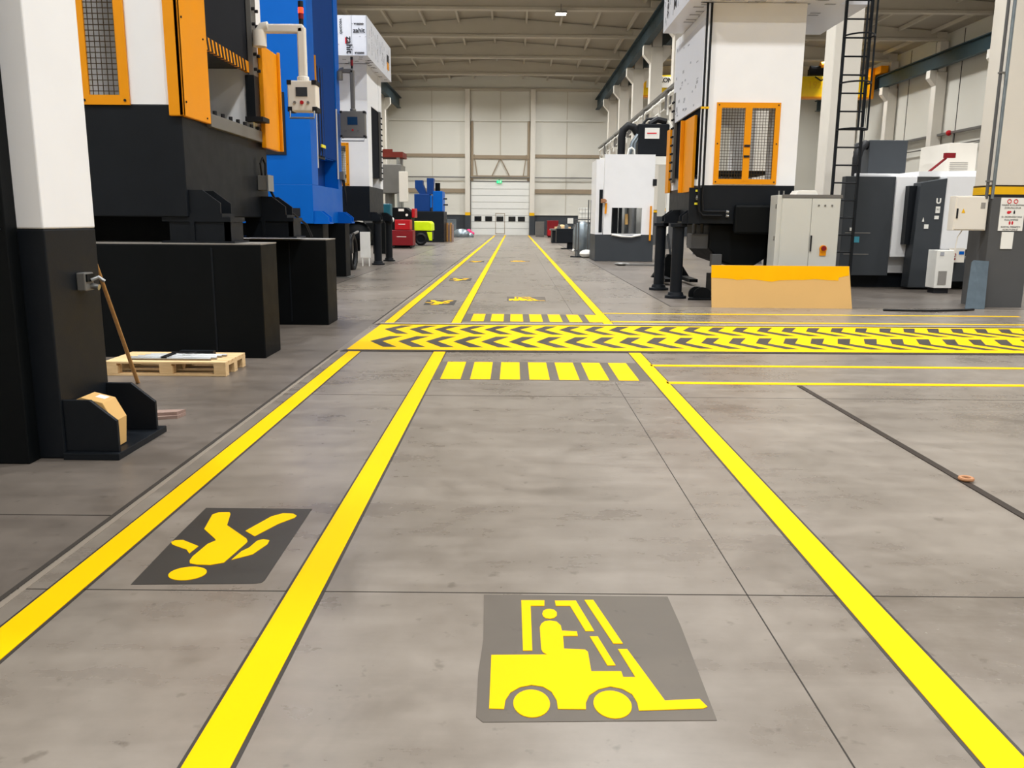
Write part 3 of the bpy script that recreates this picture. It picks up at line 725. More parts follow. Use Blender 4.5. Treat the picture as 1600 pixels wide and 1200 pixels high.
for k in range(40):
    y=27.4+random.random()*4.6; z=6.6+random.random()*.7
    m.box(-4.55,-4.545,y,y+.03,z,z+.05+random.random()*.2)
for y in (28.1,29.3,30.4):
    text('zahit vecono',.17,M['inkgrey'],wb,(-4.547,y,7.05),rot=(PI/2,-PI/2,PI/2),name='lettering')
obj('orange_sticker', MB().box(-4.55,-4.543,31.3,31.75,6.75,7.0), M['orange'], wb); obj('dark_sticker', MB().box(-4.55,-4.543,31.3,31.75,7.0,7.25), M['ink'], wb)
m.mi=2
for k in range(30):
    x=-5.7+random.random()*1.1; y=27.3+random.random()*4.5; m.box(x,x+.12,y,y+.05,6.455,6.4605)
obj('body', b3, [M['film'],M['inkgrey'],M['ink']], wb)
# white grey cabinets below third press
tag(obj('white_board', MB().box(-5.05,-4.72,27.9,27.96,.28,1.12).box(-5.0,-4.98,27.9,28.0,0,.3).box(-4.78,-4.76,27.9,28.0,0,.3), M['plastic']),'narrow white upright panel standing under the third left press','panel')
t=T('wheel_assembly','dark wheeled pump with black tyre between the blue and third press','pump',(-5.05,25.6,0))
obj('tyre', MB().tube([(-4.95,26+.5*math.cos(a*PI/10),.52+.5*math.sin(a*PI/10)) for a in range(21)],.08,8), M['hose'], t, smooth=True)
obj('pump_body', MB().box(-5.6,-5.05,25.6,26.4,.2,1.0), M['black'], t, bevel=.04)
obj('pump_pipe', MB().tube([(-4.95,26,.52),(-4.9,25.7,.9),(-4.8,25.5,1.1),(-4.75,25.9,1.15)],.04), M['grey'], t, smooth=True)

# pendants
def pendant(px, py, zp0, zp1, xm, zarm, w, label, body, scr, col, light_on, dy=.12):
    t=T('operator_pendant',label,'control panel',(xm,py,zarm),'swing arm operator panels')
    xp=px; x0=px-w/2; x1=px+w/2
    obj('mount', MB().cyl((xm,py,zarm-.22),(xm,py,zarm-.02),.09).tube([(xm,py,zarm-.05),(xm+.05,py,zarm+.02),(xm+.12,py,zarm+.03)],.07), col, t, smooth=True)
    obj('swing_arm', MB().box(xm+.05,xp+.03,py-.05,py+.05,zarm-.05,zarm+.06), col, t, bevel=.02)
    obj('drop_post', MB().box(xp-.055,xp+.055,py-.05,py+.05,zp1+.06,zarm+.03).cyl((xp,py,zp1),(xp,py,zp1+.07),.08), col, t, bevel=.02)
    e=obj('enclosure', MB().box(x0,x1,py-dy,py+.1,zp0,zp1), body, t, bevel=.015)
    zs_=zp1-(zp1-zp0)*.22; zm=zp1-(zp1-zp0)*.52
    obj('screen', MB().box(xp-w*.2,xp+w*.2,py-dy-.008,py-dy,zm,zs_), scr, e)
    for k,xx in enumerate((-.25,0,.22)):
        obj('button', MB().cyl((xp+w*xx,py-dy-.02,zp0+(zp1-zp0)*.28),(xp+w*xx,py-dy,zp0+(zp1-zp0)*.28),.018 if k!=1 else .025,10), M['red'] if k==1 else M['grey'], e, smooth=True)
    m=MB()
    for sx in (x0,x1-.05):
        for zz in (zp0,zp1-.05): m.box(sx-.005,sx+.055,py-dy-.004,py+.105,zz-.005,zz+.055)
    obj('corner_cap', m, M['ink'], e)
    obj('handle', MB().tube([(x0+.03,py-dy,zp0),(x0+.03,py-dy-.02,zp0-.09),(x1-.03,py-dy-.02,zp0-.09),(x1-.03,py-dy,zp0)],.014,8), M['steel'], e, smooth=True)
    s_=obj('stack_light', MB().cyl((xp,py,zarm+.05),(xp,py,zarm+.13),.03).cyl((xp,py,zarm+.27),(xp,py,zarm+.35),.035), M['ink'], t, smooth=True)
    obj('lower_lens', MB().cyl((xp,py,zarm+.13),(xp,py,zarm+.20),.035), M['darkred'], s_, smooth=True)
    obj('upper_lens', MB().cyl((xp,py,zarm+.20),(xp,py,zarm+.27),.035), M['redlamp'] if light_on else M['darkred'], s_, smooth=True)
    return t
pendant(-2.84,11.8,2.95,3.34,-3.4,4.0,.38,'cream operator panel with lit red lamp hanging by the second left press',M['cream'],M['screen'],M['cream'],True)
pendant(-4.22,22.8,3.62,4.28,-4.55,5.28,.65,'grey operator panel with blue screen hanging beyond the blue press',M['grey'],M['screenblue'],M['grey'],False)

# pallet with tubes
t=T('wooden_pallet','wooden pallet on the floor in front of the nearest foundation block','pallet',(-3.4,8.43,0))
random.seed(5)
px0,px1,py0,py1=-4.04,-2.84,8.16,8.78
m0=[]
for k in range(6):
    y=py0+k*(py1-py0-.09)/5
    obj('deck_board', MB().box(px0,px1,y,y+.09,.122,.144), M['pallet'], t, bevel=.003)
for x in (px0,(px0+px1)/2-.06,px1-.12):
    obj('stringer_board', MB().box(x,x+.12,py0,py1,.1,.122), M['pallet'], t)
    for y in (py0,(py0+py1)/2-.05,py1-.1):
        obj('block', MB().box(x,x+.13 if x<px1-.2 else px1,y,y+.1,.022,.1), M['pallet'], t, bevel=.004)
for y in (py0,(py0+py1)/2-.05,py1-.1):
    obj('bottom_board', MB().box(px0,px1,y,y+.1,0,.022), M['pallet'], t, bevel=.003)
for k,(y,x0,x1,r,nm) in enumerate([(8.27,-3.82,-3.02,.013,'front most steel tube lying on the pallet'),(8.33,-3.85,-2.98,.014,'second steel tube from the front on the pallet'),(8.39,-3.8,-3.0,.014,'third steel tube from the front on the pallet'),(8.45,-3.75,-2.97,.014,'fourth steel tube from the front on the pallet'),(8.51,-3.72,-2.94,.014,'rear most steel tube lying on the pallet')]):
    tag(obj('steel_tube', MB().cyl((x0,y,.144+r),(x1,y,.144+r),r,12), M['steel'], smooth=True),nm,'tube','steel tubes on the pallet')
tag(obj('black_strap', MB().box(-3.52,-3.46,8.25,8.53,.173,.178).tube([(-3.5,8.5,.185),(-3.3,8.42,.19),(-3.25,8.5,.185)],.008,8), M['hose']),'black strap lying over the steel tubes on the pallet','strap')
tag(obj('black_bar', MB().box(-3.45,-3.1,8.56,8.64,.144,.19), M['dark']),'dark steel bar at the back of the pallet','bar')

# ------------------------------------------------------------------ left far machines
t=T('grey_press','grey four column press far down the left side','press',(-7.2,50,0))
obj('base', MB().box(-8.6,-6.15,49.5,51.5,0,1.3), M['black'], t, bevel=.02)
obj('platen', MB().box(-8.2,-6.5,49.6,51.4,3.0,4.6), M['grey'], t, bevel=.02)
obj('cylinder', MB().cyl((-7.3,50.4,1.3),(-7.3,50.4,3.0),.28), M['grey'], t, smooth=True)
for x in (-8.0,-6.7):
    for y in (49.8,51.2): obj('column', MB().cyl((x,y,1.3),(x,y,5.2),.1), M['steel'], t, smooth=True)
obj('top_frame', MB().box(-8.2,-6.4,49.6,51.4,5.0,5.3), M['copper'], t)
obj('control_box', MB().box(-6.6,-6.1,49.2,49.5,2.5,4.2), M['cream'], t, bevel=.02)
t=T('teal_pump','teal machine head behind the third left press','machine',(-7.2,38,0))
obj('body', MB().box(-6.3,-5.6,38,39,0,1.5), M['black'], t, bevel=.02); obj('head', MB().box(-6.2,-5.5,38,38.7,1.5,2.2), M['tealpump'], t, bevel=.05)
obj('gauge', MB().ball((-5.45,37.9,1.5),.13,.13,.13), M['plastic'], t, smooth=True)
obj('pipe', MB().tube([(-5.9,38,2.2),(-5.9,38,2.6)],.08), M['ink'], t)
t=T('red_welder','dark red wheeled cabinet on the left, before the lime compressor','welder',(-6,45.2,0))
obj('lower_cabinet', MB().box(-6.6,-5.35,45,46.2,.15,.95), M['darkred'], t, bevel=.03)
obj('upper_cabinet', MB().box(-6.3,-5.5,45.05,46.1,.97,1.5), M['red'], t, bevel=.03)
obj('front_trim', MB().box(-6.2,-5.7,44.99,45.01,.6,.63).box(-6.1,-5.75,45.03,45.06,1.25,1.28), M['plastic'], t)
for x in (-6.4,-5.5): obj('wheel', MB().cyl((x,45.1,.08),(x+.06,45.1,.08),.08), M['ink'], t, smooth=True)
t=T('forklift_truck','dark parked vehicle with red lamp behind the red cabinet','vehicle',(-6.3,49,0)) if False else T('black_machine','dark machine with red end and round gauge behind the red cabinet','machine',(-6.4,47.3,0))
obj('body', MB().prism([(-7.2,0),(-7.2,1.9),(-6.9,2.15),(-5.9,2.15),(-5.6,1.9),(-5.6,0)],'y',46.6,48), M['black'], t, bevel=.03)
obj('red_end', MB().box(-5.6,-5.42,46.7,47.9,1.6,2.1), M['red'], t, bevel=.04)
obj('badge', MB().box(-6.3,-6.0,46.58,46.6,1.95,2.08), M['plastic'], t); obj('gauge', MB().cyl((-5.85,46.56,1.75),(-5.85,46.6,1.75),.07), M['plastic'], t)
t=T('lime_compressor','lime yellow wheeled compressor parked on the left','compressor',(-5.2,51,0))
obj('hood', MB().prism([(-6.0,.85),(-6.0,1.3),(-5.9,1.42),(-5.0,1.42),(-4.86,1.3),(-4.84,.85)],'y',50.3,52), M['lime'], t, bevel=.06)
obj('chassis', MB().box(-6.0,-4.9,50.35,51.95,.35,.85), M['ink'], t)
obj('rear_panel', MB().prism([(-5.15,.8),(-4.84,.8),(-4.84,.3),(-5.0,.3)],'y',50.3,50.36), M['lime'], t)
obj('tyre', MB().cyl((-5.9,50.15,.38),(-5.9,50.33,.38),.001).tube([(-5.5+.27*math.cos(a*PI/10),50.25,.38+.27*math.sin(a*PI/10)) for a in range(21)],.11,8), M['hose'], t, smooth=True)
obj('hub', MB().cyl((-5.5,50.2,.38),(-5.5,50.3,.38),.2), M['dark'], t, smooth=True)
t=T('blue_machine','blue machine with twin heads on a dark base, far left','machine',(-5.9,59,0))
obj('base', MB().box(-7.0,-4.75,57.8,60.5,0,2.05), M['dark'], t, bevel=.02)
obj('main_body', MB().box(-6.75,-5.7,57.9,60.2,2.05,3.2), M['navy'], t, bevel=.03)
obj('side_body', MB().box(-5.5,-4.85,57.9,60.0,2.05,3.4), M['blue'], t, bevel=.03)
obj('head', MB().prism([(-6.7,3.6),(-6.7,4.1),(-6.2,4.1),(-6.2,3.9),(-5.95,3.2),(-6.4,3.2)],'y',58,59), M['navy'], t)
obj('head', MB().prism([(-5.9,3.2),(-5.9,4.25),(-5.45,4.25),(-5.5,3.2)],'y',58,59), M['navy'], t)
obj('motor', MB().cyl((-5.2,58.4,3.4),(-5.2,58.4,3.95),.17), M['black'], t, smooth=True)
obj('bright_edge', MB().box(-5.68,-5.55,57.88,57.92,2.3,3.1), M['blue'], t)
obj('handwheel', MB().cyl((-4.8,58.2,2.9),(-4.55,58.2,2.9),.05).cyl((-4.8,58.2,2.5),(-4.5,58.2,2.5),.05), M['ink'], t)
t=T('stacked_boards','rough brown boards stood on end beside the dark blue machine base','boards',(-4.6,60,0))
for k in range(4): obj('board', MB().box(-4.72+k*.12,-4.62+k*.12,59.6,60.2,0,1.3-.12*(k%2)), M['oldwood' if k%2 else 'stick'], t)
tag(obj('plastic_crate', MB().box(-5.9,-5.2,76,76.6,.55,1.5).frame_y(-5.95,-5.15,75.95,76,.5,1.55,.08).box(-6,-5.1,75.9,76.8,0,.55), M['galv']),'grey white crate by the far wall left of the door','crate')
tag(obj('grey_tarpaulin', MB().ball((-4.6,74.5,.2),.8,.6,.55).ball((-4.0,74.6,.1),.5,.4,.35), M['galv'], smooth=True),'crumpled grey tarpaulin on the floor near the far wall, left','tarpaulin')
tag(obj('pink_container', MB().lathe((-4.35,82),[(.25,0),(.28,.4),(.2,.55),(.08,.62)]).ball((-4.0,82,.2),.2,.2,.2), M['pink'], smooth=True),'small pink container at the left foot of the far door','container')

# ------------------------------------------------------------------ right press
p4 = press('hydraulic_press','large white press with orange twin window frame on the right',3.7,-1,17.0,20.5,1.5,2.25,5.62,1.83,.45,.45,M['white'],M['dark'],(17.02,19.05),win=(.30,1.36,2.36,3.72),zsl=2.5,zop=None,stripe=False)
obj('window_mullion', MB().box(4.47,4.60,16.965,17.0,2.33,3.75), M['orange'], p4, label='orange centre post of the window')
obj('window_latch', MB().box(4.48,4.59,16.95,16.966,2.98,3.02).box(4.48,4.59,16.95,16.966,2.78,2.82), M['ink'], p4)
m=MB().prism([(17.25,3.78),(20.2,3.75),(20.2,5.4),(17.25,5.4)],'x',3.66,3.70); m.mi=1; random.seed(9)
for k in range(30):
    y=17.4+random.random()*2.6; z=3.85+random.random()*1.45
    m.box(3.656,3.66,y,y+.08+.1*random.random(),z,z+.02+.02*(k%3))
obj('film_panel', m, [M['film'],M['inkgrey']], p4, label='side panel still in printed film')
obj('corner_guard', MB().box(3.64,3.70,17.72,18.75,2.15,3.66).box(3.56,3.64,18.70,18.75,2.15,3.66), M['orange'], p4, bevel=.008)
obj('corner_guard', MB().box(3.62,3.68,20.3,20.7,2.2,3.65), M['orange'], p4, bevel=.008)
for x in (3.63,3.71):
    obj('hydraulic_hose', MB().tube([(x,16.93,5.6),(x,16.93,2.0),(x+.02,16.93,1.75),(x+.1,16.93,1.66 if x<3.7 else 1.74),(x+.48,16.93,1.66 if x<3.7 else 1.74)],.022,10), M['hose'], p4, smooth=True)
obj('hose_bracket', MB().box(3.52,3.80,16.97,17.0,1.6,5.6), M['white'], p4) if False else None
m=MB()
for x in (3.63,3.71): m.box(x-.035,x+.035,16.90,16.97,3.68,3.72)
obj('hose_clamp', m, M['bandyel'], p4)
m=MB(); m.box(3.58,3.66,16.985,17.0,2.12,2.16).box(3.57,3.65,16.985,17.0,1.87,1.91); obj('yellow_label', m, M['stickyel'], p4)
obj('nipple', MB().lathe((3.62,16.96),[(.03,1.96),(.04,2.0),(.03,2.03),(.025,2.05)]), M['grey'], p4)
for z in (1.66,1.74):
    obj('hose_fitting', MB().cyl((4.19,16.93,z),(4.24,16.93,z-.01),.03), M['steel'], p4, smooth=True)
    obj('hose_fitting', MB().cyl((4.38,16.93,z),(4.46,16.93,z-.01),.035), M['steel'], p4, smooth=True)
obj('elbow_pipe', MB().tube([(4.46,16.93,1.74),(4.52,16.93,1.7),(4.52,16.93,1.55),(4.45,16.93,1.45)],.025), M['steel'], p4, smooth=True)
obj('side_strip', MB().box(3.46,3.70,17.0,17.05,1.5,2.2), M['dark'], p4)
obj('pump_cover', MB().box(4.35,5.2,16.85,17.0,1.3,1.88), M['black'], p4, bevel=.05)
obj('cushion_tank', MB().prism([(3.95,1.5),(3.95,1.0),(4.2,.75),(4.6,.62),(4.9,.68),(5.15,.85),(5.25,1.5)],'y',17.2,19.5), M['black'], p4, bevel=.03)
obj('drain_block', MB().box(3.62,3.95,17.3,17.8,1.0,1.3).box(4.0,4.2,17.1,17.3,.65,.9).cyl((3.7,17.5,1.3),(3.7,17.5,1.5),.04).cyl((3.85,17.5,1.3),(3.85,17.5,1.5),.04), M['colgrey'], p4, bevel=.01)
obj('under_frame', MB().box(4.2,5.4,17.3,18.4,0,.45).box(5.1,5.2,17.2,17.3,0,1.5), M['black'], p4)
for x in (3.32,5.9):
    for y in (17.22,19.26): pillar(x,y,1.5,p4,.12)
wb = T('wrapped_crown_box','box wrapped in printed white film on top of the right press','press crown',(5,17.8,5.63))
b4=MB().prism([(3.27,16.4),(6.18,16.4),(6.18,17.1),(6.75,17.1),(6.75,19.75),(3.27,19.75)],'z',5.63,7.1); b4.mi=1
text('zahit',.5,M['ink'],wb,(3.262,18.4,6.3),rot=(PI/2,PI/2,-PI/2),name='lettering',bold=.01)
text('vecono',.3,M['ink'],wb,(3.262,19.2,6.3),rot=(PI/2,PI/2,-PI/2),name='lettering')
m=b4; random.seed(4)
for k in range(60):
    x=3.4+random.random()*2.5; y=16.45+random.random()*3.1; m.box(x,x+.2,y,y+.07,5.623,5.6305)
for k in range(50):
    y=16.5+random.random()*3.1; z=5.7+random.random()*1.1; m.box(3.263,3.27,y,y+.03,z,z+.1)
obj('body', b4, [M['film'],M['inkgrey']], wb)

# pallet jack in the shade, black foot stand
t=T('pallet_jack','dark pallet jack parked beneath the right press','pallet jack',(4.0,21.5,0))
obj('fork', MB().box(3.7,3.9,20.6,22,.08,.16), M['black'], t); obj('fork', MB().box(4.3,4.5,20.6,22,.08,.16), M['black'], t)
obj('pump_head', MB().prism([(3.6,.1),(4.6,.1),(4.2,.7),(4.0,.7)],'y',22,22.2), M['black'], t)
obj('handle', MB().tube([(4.1,22.1,.6),(4.1,22.7,1.2)],.03), M['black'], t)
obj('steer_wheel', MB().cyl((4.0,22.1,.1),(4.2,22.1,.1),.1), M['hose'], t, smooth=True)
t=T('black_support_foot','black steel support foot on a plate left of the cardboard','support foot',(3.78,17.0,0))
obj('base_plate', MB().prism([(3.48,16.75),(3.95,16.75),(4.05,17.2),(3.62,17.2)],'z',0,.04), M['black'], t, bevel=.004)
arch=[(3.62,.04)]+[(3.79+.17*math.cos(PI-a*PI/10),.12+.13*math.sin(a*PI/10)) for a in range(11)]+[(3.96,.04)]
obj('arch_plate', MB().prism(arch,'y',16.86,16.92), M['black'], t); obj('arch_plate', MB().prism([(x-.06,z+.0) for x,z in arch],'y',17.06,17.12), M['black'], t)
# cabinet
t=T('electrical_cabinet','tall pale grey two door electrical cabinet behind the cardboard','cabinet',(5.6,16.45,0))
obj('body', MB().box(5.0,6.2,16.3,16.75,.1,2.05), M['cabinet'], t, bevel=.008)
obj('plinth', MB().box(5.02,6.18,16.33,16.72,0,.1), M['dark'], t)
obj('top_trim', MB().box(5.08,6.22,16.27,16.3,2.0,2.06), M['grey'], t)
obj('door', MB().box(5.09,5.645,16.275,16.3,.12,1.99), M['cabinet'], t, bevel=.004); dr=obj('door', MB().box(5.655,6.19,16.275,16.3,.12,1.99), M['cabinet'], t, bevel=.004)
obj('handle', MB().box(5.665,5.69,16.25,16.275,1.0,1.3), M['ink'], dr); obj('main_switch', MB().lathe((0,0),[(.06,0),(.06,.02),(.035,.03),(.035,.06)]) if False else MB().cyl((5.92,16.25,1.05),(5.92,16.275,1.05),.07).box(5.86,5.98,16.26,16.275,.92,1.05), M['orange'], dr)
obj('switch_knob', MB().cyl((5.92,16.21,1.06),(5.92,16.25,1.06),.045), M['darkred'], dr, smooth=True)
m=MB()
for x in (5.78,5.9,6.03): m.cyl((x,16.262,1.86),(x,16.275,1.86),.018,10)
obj('indicator', m, M['grey'], dr)
obj('roof_fan', MB().prism([(5.33,2.05),(5.78,2.05),(5.72,2.14),(5.39,2.14)],'y',16.32,16.7), M['plastic'], t, bevel=.01)
m=MB()
for x in (5.03,5.12): m.tube([(x,16.35,2.05),(x,16.35,2.13)],.015)
obj('lifting_eye', m, M['steel'], t)
for z in (.5,1.2,1.8): obj('hinge', MB().box(4.985,5.0,16.32,16.36,z,z+.08), M['steel'], t)
# cardboard sheet leaning on cabinet
th=math.atan2(.12,.77)
t=T('cardboard_sheet','long brown cardboard sheet with yellow paint on top, standing by the cabinet','cardboard',(4.9,15.4,0))
def sheet(z0,z1,f0,f1,off,th_): 
    y=lambda z: 15.34+z*.13
    return MB().add([(3.63+(3.61-3.63)*z0,y(z0)-off,z0),(6.20-.1*z0,y(z0)-off,z0),(6.20-.1*z1,y(z1)-off,z1),(3.61,y(z1)-off,z1),(3.63+(3.61-3.63)*z0,y(z0)-off+th_,z0),(6.20-.1*z0,y(z0)-off+th_,z0),(6.20-.1*z1,y(z1)-off+th_,z1),(3.61,y(z1)-off+th_,z1)],[(0,1,2,3),(7,6,5,4),(0,4,5,1),(1,5,6,2),(2,6,7,3),(3,7,4,0)])
obj('sheet', sheet(0,.765,0,1,0,.02), M['card'], t)
ed=[(3.61,.54),(3.8,.53),(4.0,.52),(4.08,.50),(4.3,.52),(4.5,.50),(4.62,.485),(4.72,.475),(4.85,.5),(5.1,.51),(5.3,.51),(5.5,.53),(5.75,.51),(5.93,.505),(5.94,.56),(6.125,.60)]
m=MB(); bot=[(x,15.34+z*.13-.003,z) for x,z in ed]; top=[(3.61+(6.12-3.61)*i/(len(ed)-1),15.34+.764*.13-.003,.764) for i in range(len(ed))]
n=len(ed); vs=bot+top+[(x,y+.002,z) for x,y,z in bot+top]
fs=[(i,i+1,n+i+1,n+i) for i in range(n-1)]+[(2*n+n+i,2*n+n+i+1,2*n+i+1,2*n+i) for i in range(n-1)]
obj('yellow_paint', m.add(vs,fs), M['cardyel'], t, label='uneven yellow paint along the top')
# ladder
t=T('caged_ladder','tall dark caged ladder standing behind the cabinet','ladder',(6.5,16.9,0))
lx0,lx1,ly=6.24,6.72,16.9
lean=lambda z: 0
for x in (lx0,lx1): obj('rail', MB().box(x-.022,x+.022,ly-.03,ly+.03,0,6.6), M['dark'], t)
for k in range(19): obj('rung', MB().cyl((lx0,ly,.3+k*.335),(lx1,ly,.3+k*.335),.016,8), M['dark'], t)
for z in (3.3,4.15,5.0,5.85):
    pts=[(lx0,ly,z)]+[((lx0+lx1)/2-.3*math.cos(a*PI/8),ly-.42*math.sin(a*PI/8),z) for a in range(1,8)]+[(lx1,ly,z)]
    obj('cage_hoop', MB().tube(pts,.016,6), M['dark'], t)
for a in (4,7):
    cx_=(lx0+lx1)/2-.3*math.cos(a*PI/8); cy_=ly-.42*math.sin(a*PI/8)
    obj('cage_strap', MB().box(cx_-.016,cx_+.016,cy_-.008,cy_+.008,3.3,6.2), M['dark'], t)
tag(obj('black_hose', MB().tube([(6.62,15.0,.02),(7.0,14.93,.02),(7.5,14.93,.02),(8.0,15.05,.02),(8.35,15.2,.02)],.02,8), M['hose'], smooth=True),'black hose lying on the floor in front of the leaning steel sheet','hose')
tag(obj('steel_sheet', MB().add([(8.34,15.48,0),(8.70,15.48,0),(8.86,15.80,.86),(8.58,15.80,.88),(8.54,15.80,.84),(8.34,15.49,0),(8.70,15.49,0),(8.86,15.815,.86),(8.58,15.815,.88),(8.54,15.815,.84)],[(0,1,2,3,4),(9,8,7,6,5),(0,1,6,5),(1,2,7,6),(2,3,8,7),(3,4,9,8),(4,0,5,9)]), M['zinc']),'galvanised steel sheet leaning on the nearest right column','steel sheet')
# boxes on the near right column
t=T('wall_box','cream electrical box with warning triangle beside the nearest right column','electrical box',(8.4,16.1,1.7))
obj('body', MB().box(8.17,8.78,15.9,16.12,1.42,2.05), M['cream'], t, bevel=.008)
obj('door', MB().box(8.19,8.76,15.885,15.9,1.44,2.03), M['cream'], t, bevel=.004)
obj('handle', MB().box(8.20,8.225,15.865,15.885,1.64,1.82), M['ink'], t)
obj('warning_triangle', MB().prism([(8.29,1.74),(8.36,1.74),(8.325,1.82)],'y',15.88,15.885), M['bandyel'], t)
obj('vent', MB().box(8.64,8.72,15.88,15.885,1.82,1.93), M['vent'], t)
obj('mounting_rail', MB().box(8.78,8.9,15.95,16.0,1.5,1.53).box(8.78,8.9,15.95,16.0,1.95,1.98), M['steel'], t)
obj('lead', MB().tube([(8.4,16.0,1.42),(8.33,16.0,1.3),(8.3,16.0,1.0),(8.32,16.0,.95)],.01,8), M['cream'], t)
t=T('conduit_pair','two vertical conduits clipped to the left corner of the nearest right column','conduit',(8.86,15.8,2))
obj('grey_conduit', MB().tube([(8.82,15.86,2.0),(8.82,15.86,7)],.03), M['galv'], t, smooth=True); obj('dark_conduit', MB().tube([(8.73,15.9,2.0),(8.73,15.9,7)],.028), M['colgrey'], t, smooth=True)
for z in (2.3,4.2): obj('clip', MB().box(8.7,8.9,15.86,15.94,z,z+.03), M['grey'], t)
t=T('safety_sign','white safety notice with red icons on the nearest right column','sign',(9.14,15.82,1.7))
obj('plate', MB().add([(8.97,15.822,2.02),(9.42,15.822,2.02),(9.42,15.822,1.42),(8.97,15.822,1.42),(8.97,15.8345,2.02),(9.42,15.8345,2.02),(9.42,15.8345,1.42),(8.97,15.8345,1.42)],[(0,1,2,3),(7,6,5,4),(0,4,5,1),(1,5,6,2),(2,6,7,3),(3,7,4,0)]), M['plastic'], t)
for z,l in ((1.885,'MASKE KULLANMAK'),(1.835,'ZORUNLUDUR'),(1.67,'EL DEZENFEKTANI'),(1.62,'KULLANINIZ'),(1.49,'SOSYAL MESAFEYI'),(1.44,'KORUYUNUZ')):
    text(l,.045,M['ink'],t,(9.195,15.82,z),name='lettering',ext=.001)
m=MB()
for x in (9.12,9.24): m.tube([(x+.035*math.cos(a*PI/6),15.818,1.955+.035*math.sin(a*PI/6)) for a in range(13)],.007,6)
m.ball((9.13,15.82,1.755),.035,.006,.03); m.ball((9.16,15.82,1.765),.02,.006,.02)
m.ball((9.17,15.82,1.565),.018,.005,.035).ball((9.22,15.82,1.565),.018,.005,.035)
obj('red_icon', m, M['inkred'], t)
obj('bottle_icon', MB().box(9.22,9.245,15.817,15.821,1.73,1.78).box(9.228,9.237,15.817,15.821,1.78,1.8), M['ink'], t)
t=T('small_notice','small white framed plaque below the safety notice','sign',(9.17,15.82,1.25))
obj('plate', MB().box(9.05,9.27,15.815,15.8345,1.09,1.40), M['plastic'], t, bevel=.004)
# CNC machine
t=T('turning_machine','large grey and white enclosed machine tool right of the ladder','machine tool',(9.4,21.5,0))
obj('back_body', MB().prism([(8.6,20.6),(12.5,20.6),(12.5,23.4),(10.0,23.4)],'z',.35,2.7), M['white'], t, bevel=.02)
obj('plinth', MB().prism([(8.7,20.7),(12.4,20.7),(12.4,23.3),(10.1,23.3)],'z',0,.35), M['dark'], t)
obj('left_door', MB().box(8.32,9.50,20.35,20.6,.3,2.62), M['panelgrey'], t, bevel=.012)
obj('pull_handle', MB().box(8.5,8.62,20.32,20.35,1.35,1.43), M['plastic'], t)
obj('blue_sticker', MB().box(8.63,8.75,20.34,20.35,1.08,1.22), M['cyan'], t)
obj('seam', MB().box(8.4,9.0,20.34,20.35,1.3,1.315).box(8.4,9.0,20.34,20.35,.8,.812), M['vent'], t)
obj('white_band', MB().box(9.50,9.98,20.3,20.62,.75,2.62), M['white'], t, bevel=.01)
rd=obj('front_door', MB().prism([(9.82,.05),(10.45,.05),(10.5,2.57),(9.9,2.47)],'y',19.92,20.3), M['panelgrey'], t, bevel=.01)
obj('door_recess', MB().box(9.72,9.9,20.1,20.3,1.05,2.4), M['dark'], t)
text('U',.16,M['plastic'],rd,(10.34,19.915,2.05),name='emblem',ext=.003,bold=.008)
obj('white_label', MB().box(10.29,10.39,19.91,19.92,1.78,1.93).box(10.28,10.38,19.91,19.92,1.64,1.72), M['plastic'], rd)
text('TC',.05,M['ink'],rd,(10.34,19.907,1.86),name='label_mark',ext=.001)
obj('square_label', MB().box(10.06,10.16,19.91,19.92,1.42,1.52), M['plastic'], rd)
obj('warning_mark', MB().prism([(10.0,1.58),(10.05,1.58),(10.025,1.68)],'y',19.91,19.92), M['plastic'], rd)
obj('right_body', MB().box(10.5,12.2,19.95,20.6,.95,2.62), M['white'], t, bevel=.01)
obj('right_base', MB().box(10.5,12.2,20.0,20.6,.2,.95), M['panelgrey'], t)
obj('roof', MB().prism([(10.0,2.62),(12.3,2.62),(12.2,2.78),(10.0,2.74)],'y',20.3,23), M['white'], t)
obj('chip_tank', MB().box(9.48,10.45,22.0,23,2.75,3.6), M['panelgrey'], t, bevel=.02)
obj('duct', MB().tube([(9.15,21.9,2.62),(9.15,21.9,3.15),(9.22,21.95,3.38),(9.4,22.1,3.5),(9.6,22.2,3.45)],.11,12), M['hose'], t, smooth=True)
obj('rear_unit', MB().box(11.25,11.95,21.5,23,2.7,3.5), M['cream'], t, bevel=.01)
m=MB()
for k in range(5): m.box(11.3,11.75,21.49,21.5,2.82+.05*k,2.835+.05*k)
obj('louvre', m, M['vent'], t)
obj('red_arm', MB().tube([(10.5,21,2.72),(10.95,21,3.1)],.03).box(10.9,11.15,20.95,21.05,3.1,3.22), M['darkred'], t)
t.location.x -= .5
t=T('cooling_unit','slim white cooling unit with grey grille low beside the machine tool','cooler',(9.6,19.0,0.1))
obj('body', MB().box(9.42,9.82,18.9,19.3,.12,.96), M['plastic'], t, bevel=.01)
obj('grille', MB().box(9.5,9.68,18.885,18.9,.2,.5), M['vent'], t); obj('badge', MB().box(9.5,9.58,18.89,18.9,.84,.92), M['inkgrey'], t)
obj('stand', MB().box(9.46,9.78,18.95,19.25,0,.12), M['ink'], t)
t=T('air_service_unit','small valves and blue filter panel on the machine tool beside the cooling unit','valve panel',(10.1,19.3,.8))
obj('panel', MB().box(9.86,10.2,19.2,19.24,.68,1.0), M['cream'], t)
obj('valve', MB().cyl((9.95,19.16,.85),(9.95,19.2,.85),.04).cyl((9.96,19.16,.76),(9.96,19.2,.76),.025), M['darkred'], t); obj('blue_plate', MB().box(10.07,10.18,19.19,19.2,.86,.93), M['blue'], t)
obj('wall_arm', MB().box(10.0,10.5,19.24,20.1,.75,.8), M['grey'], t)

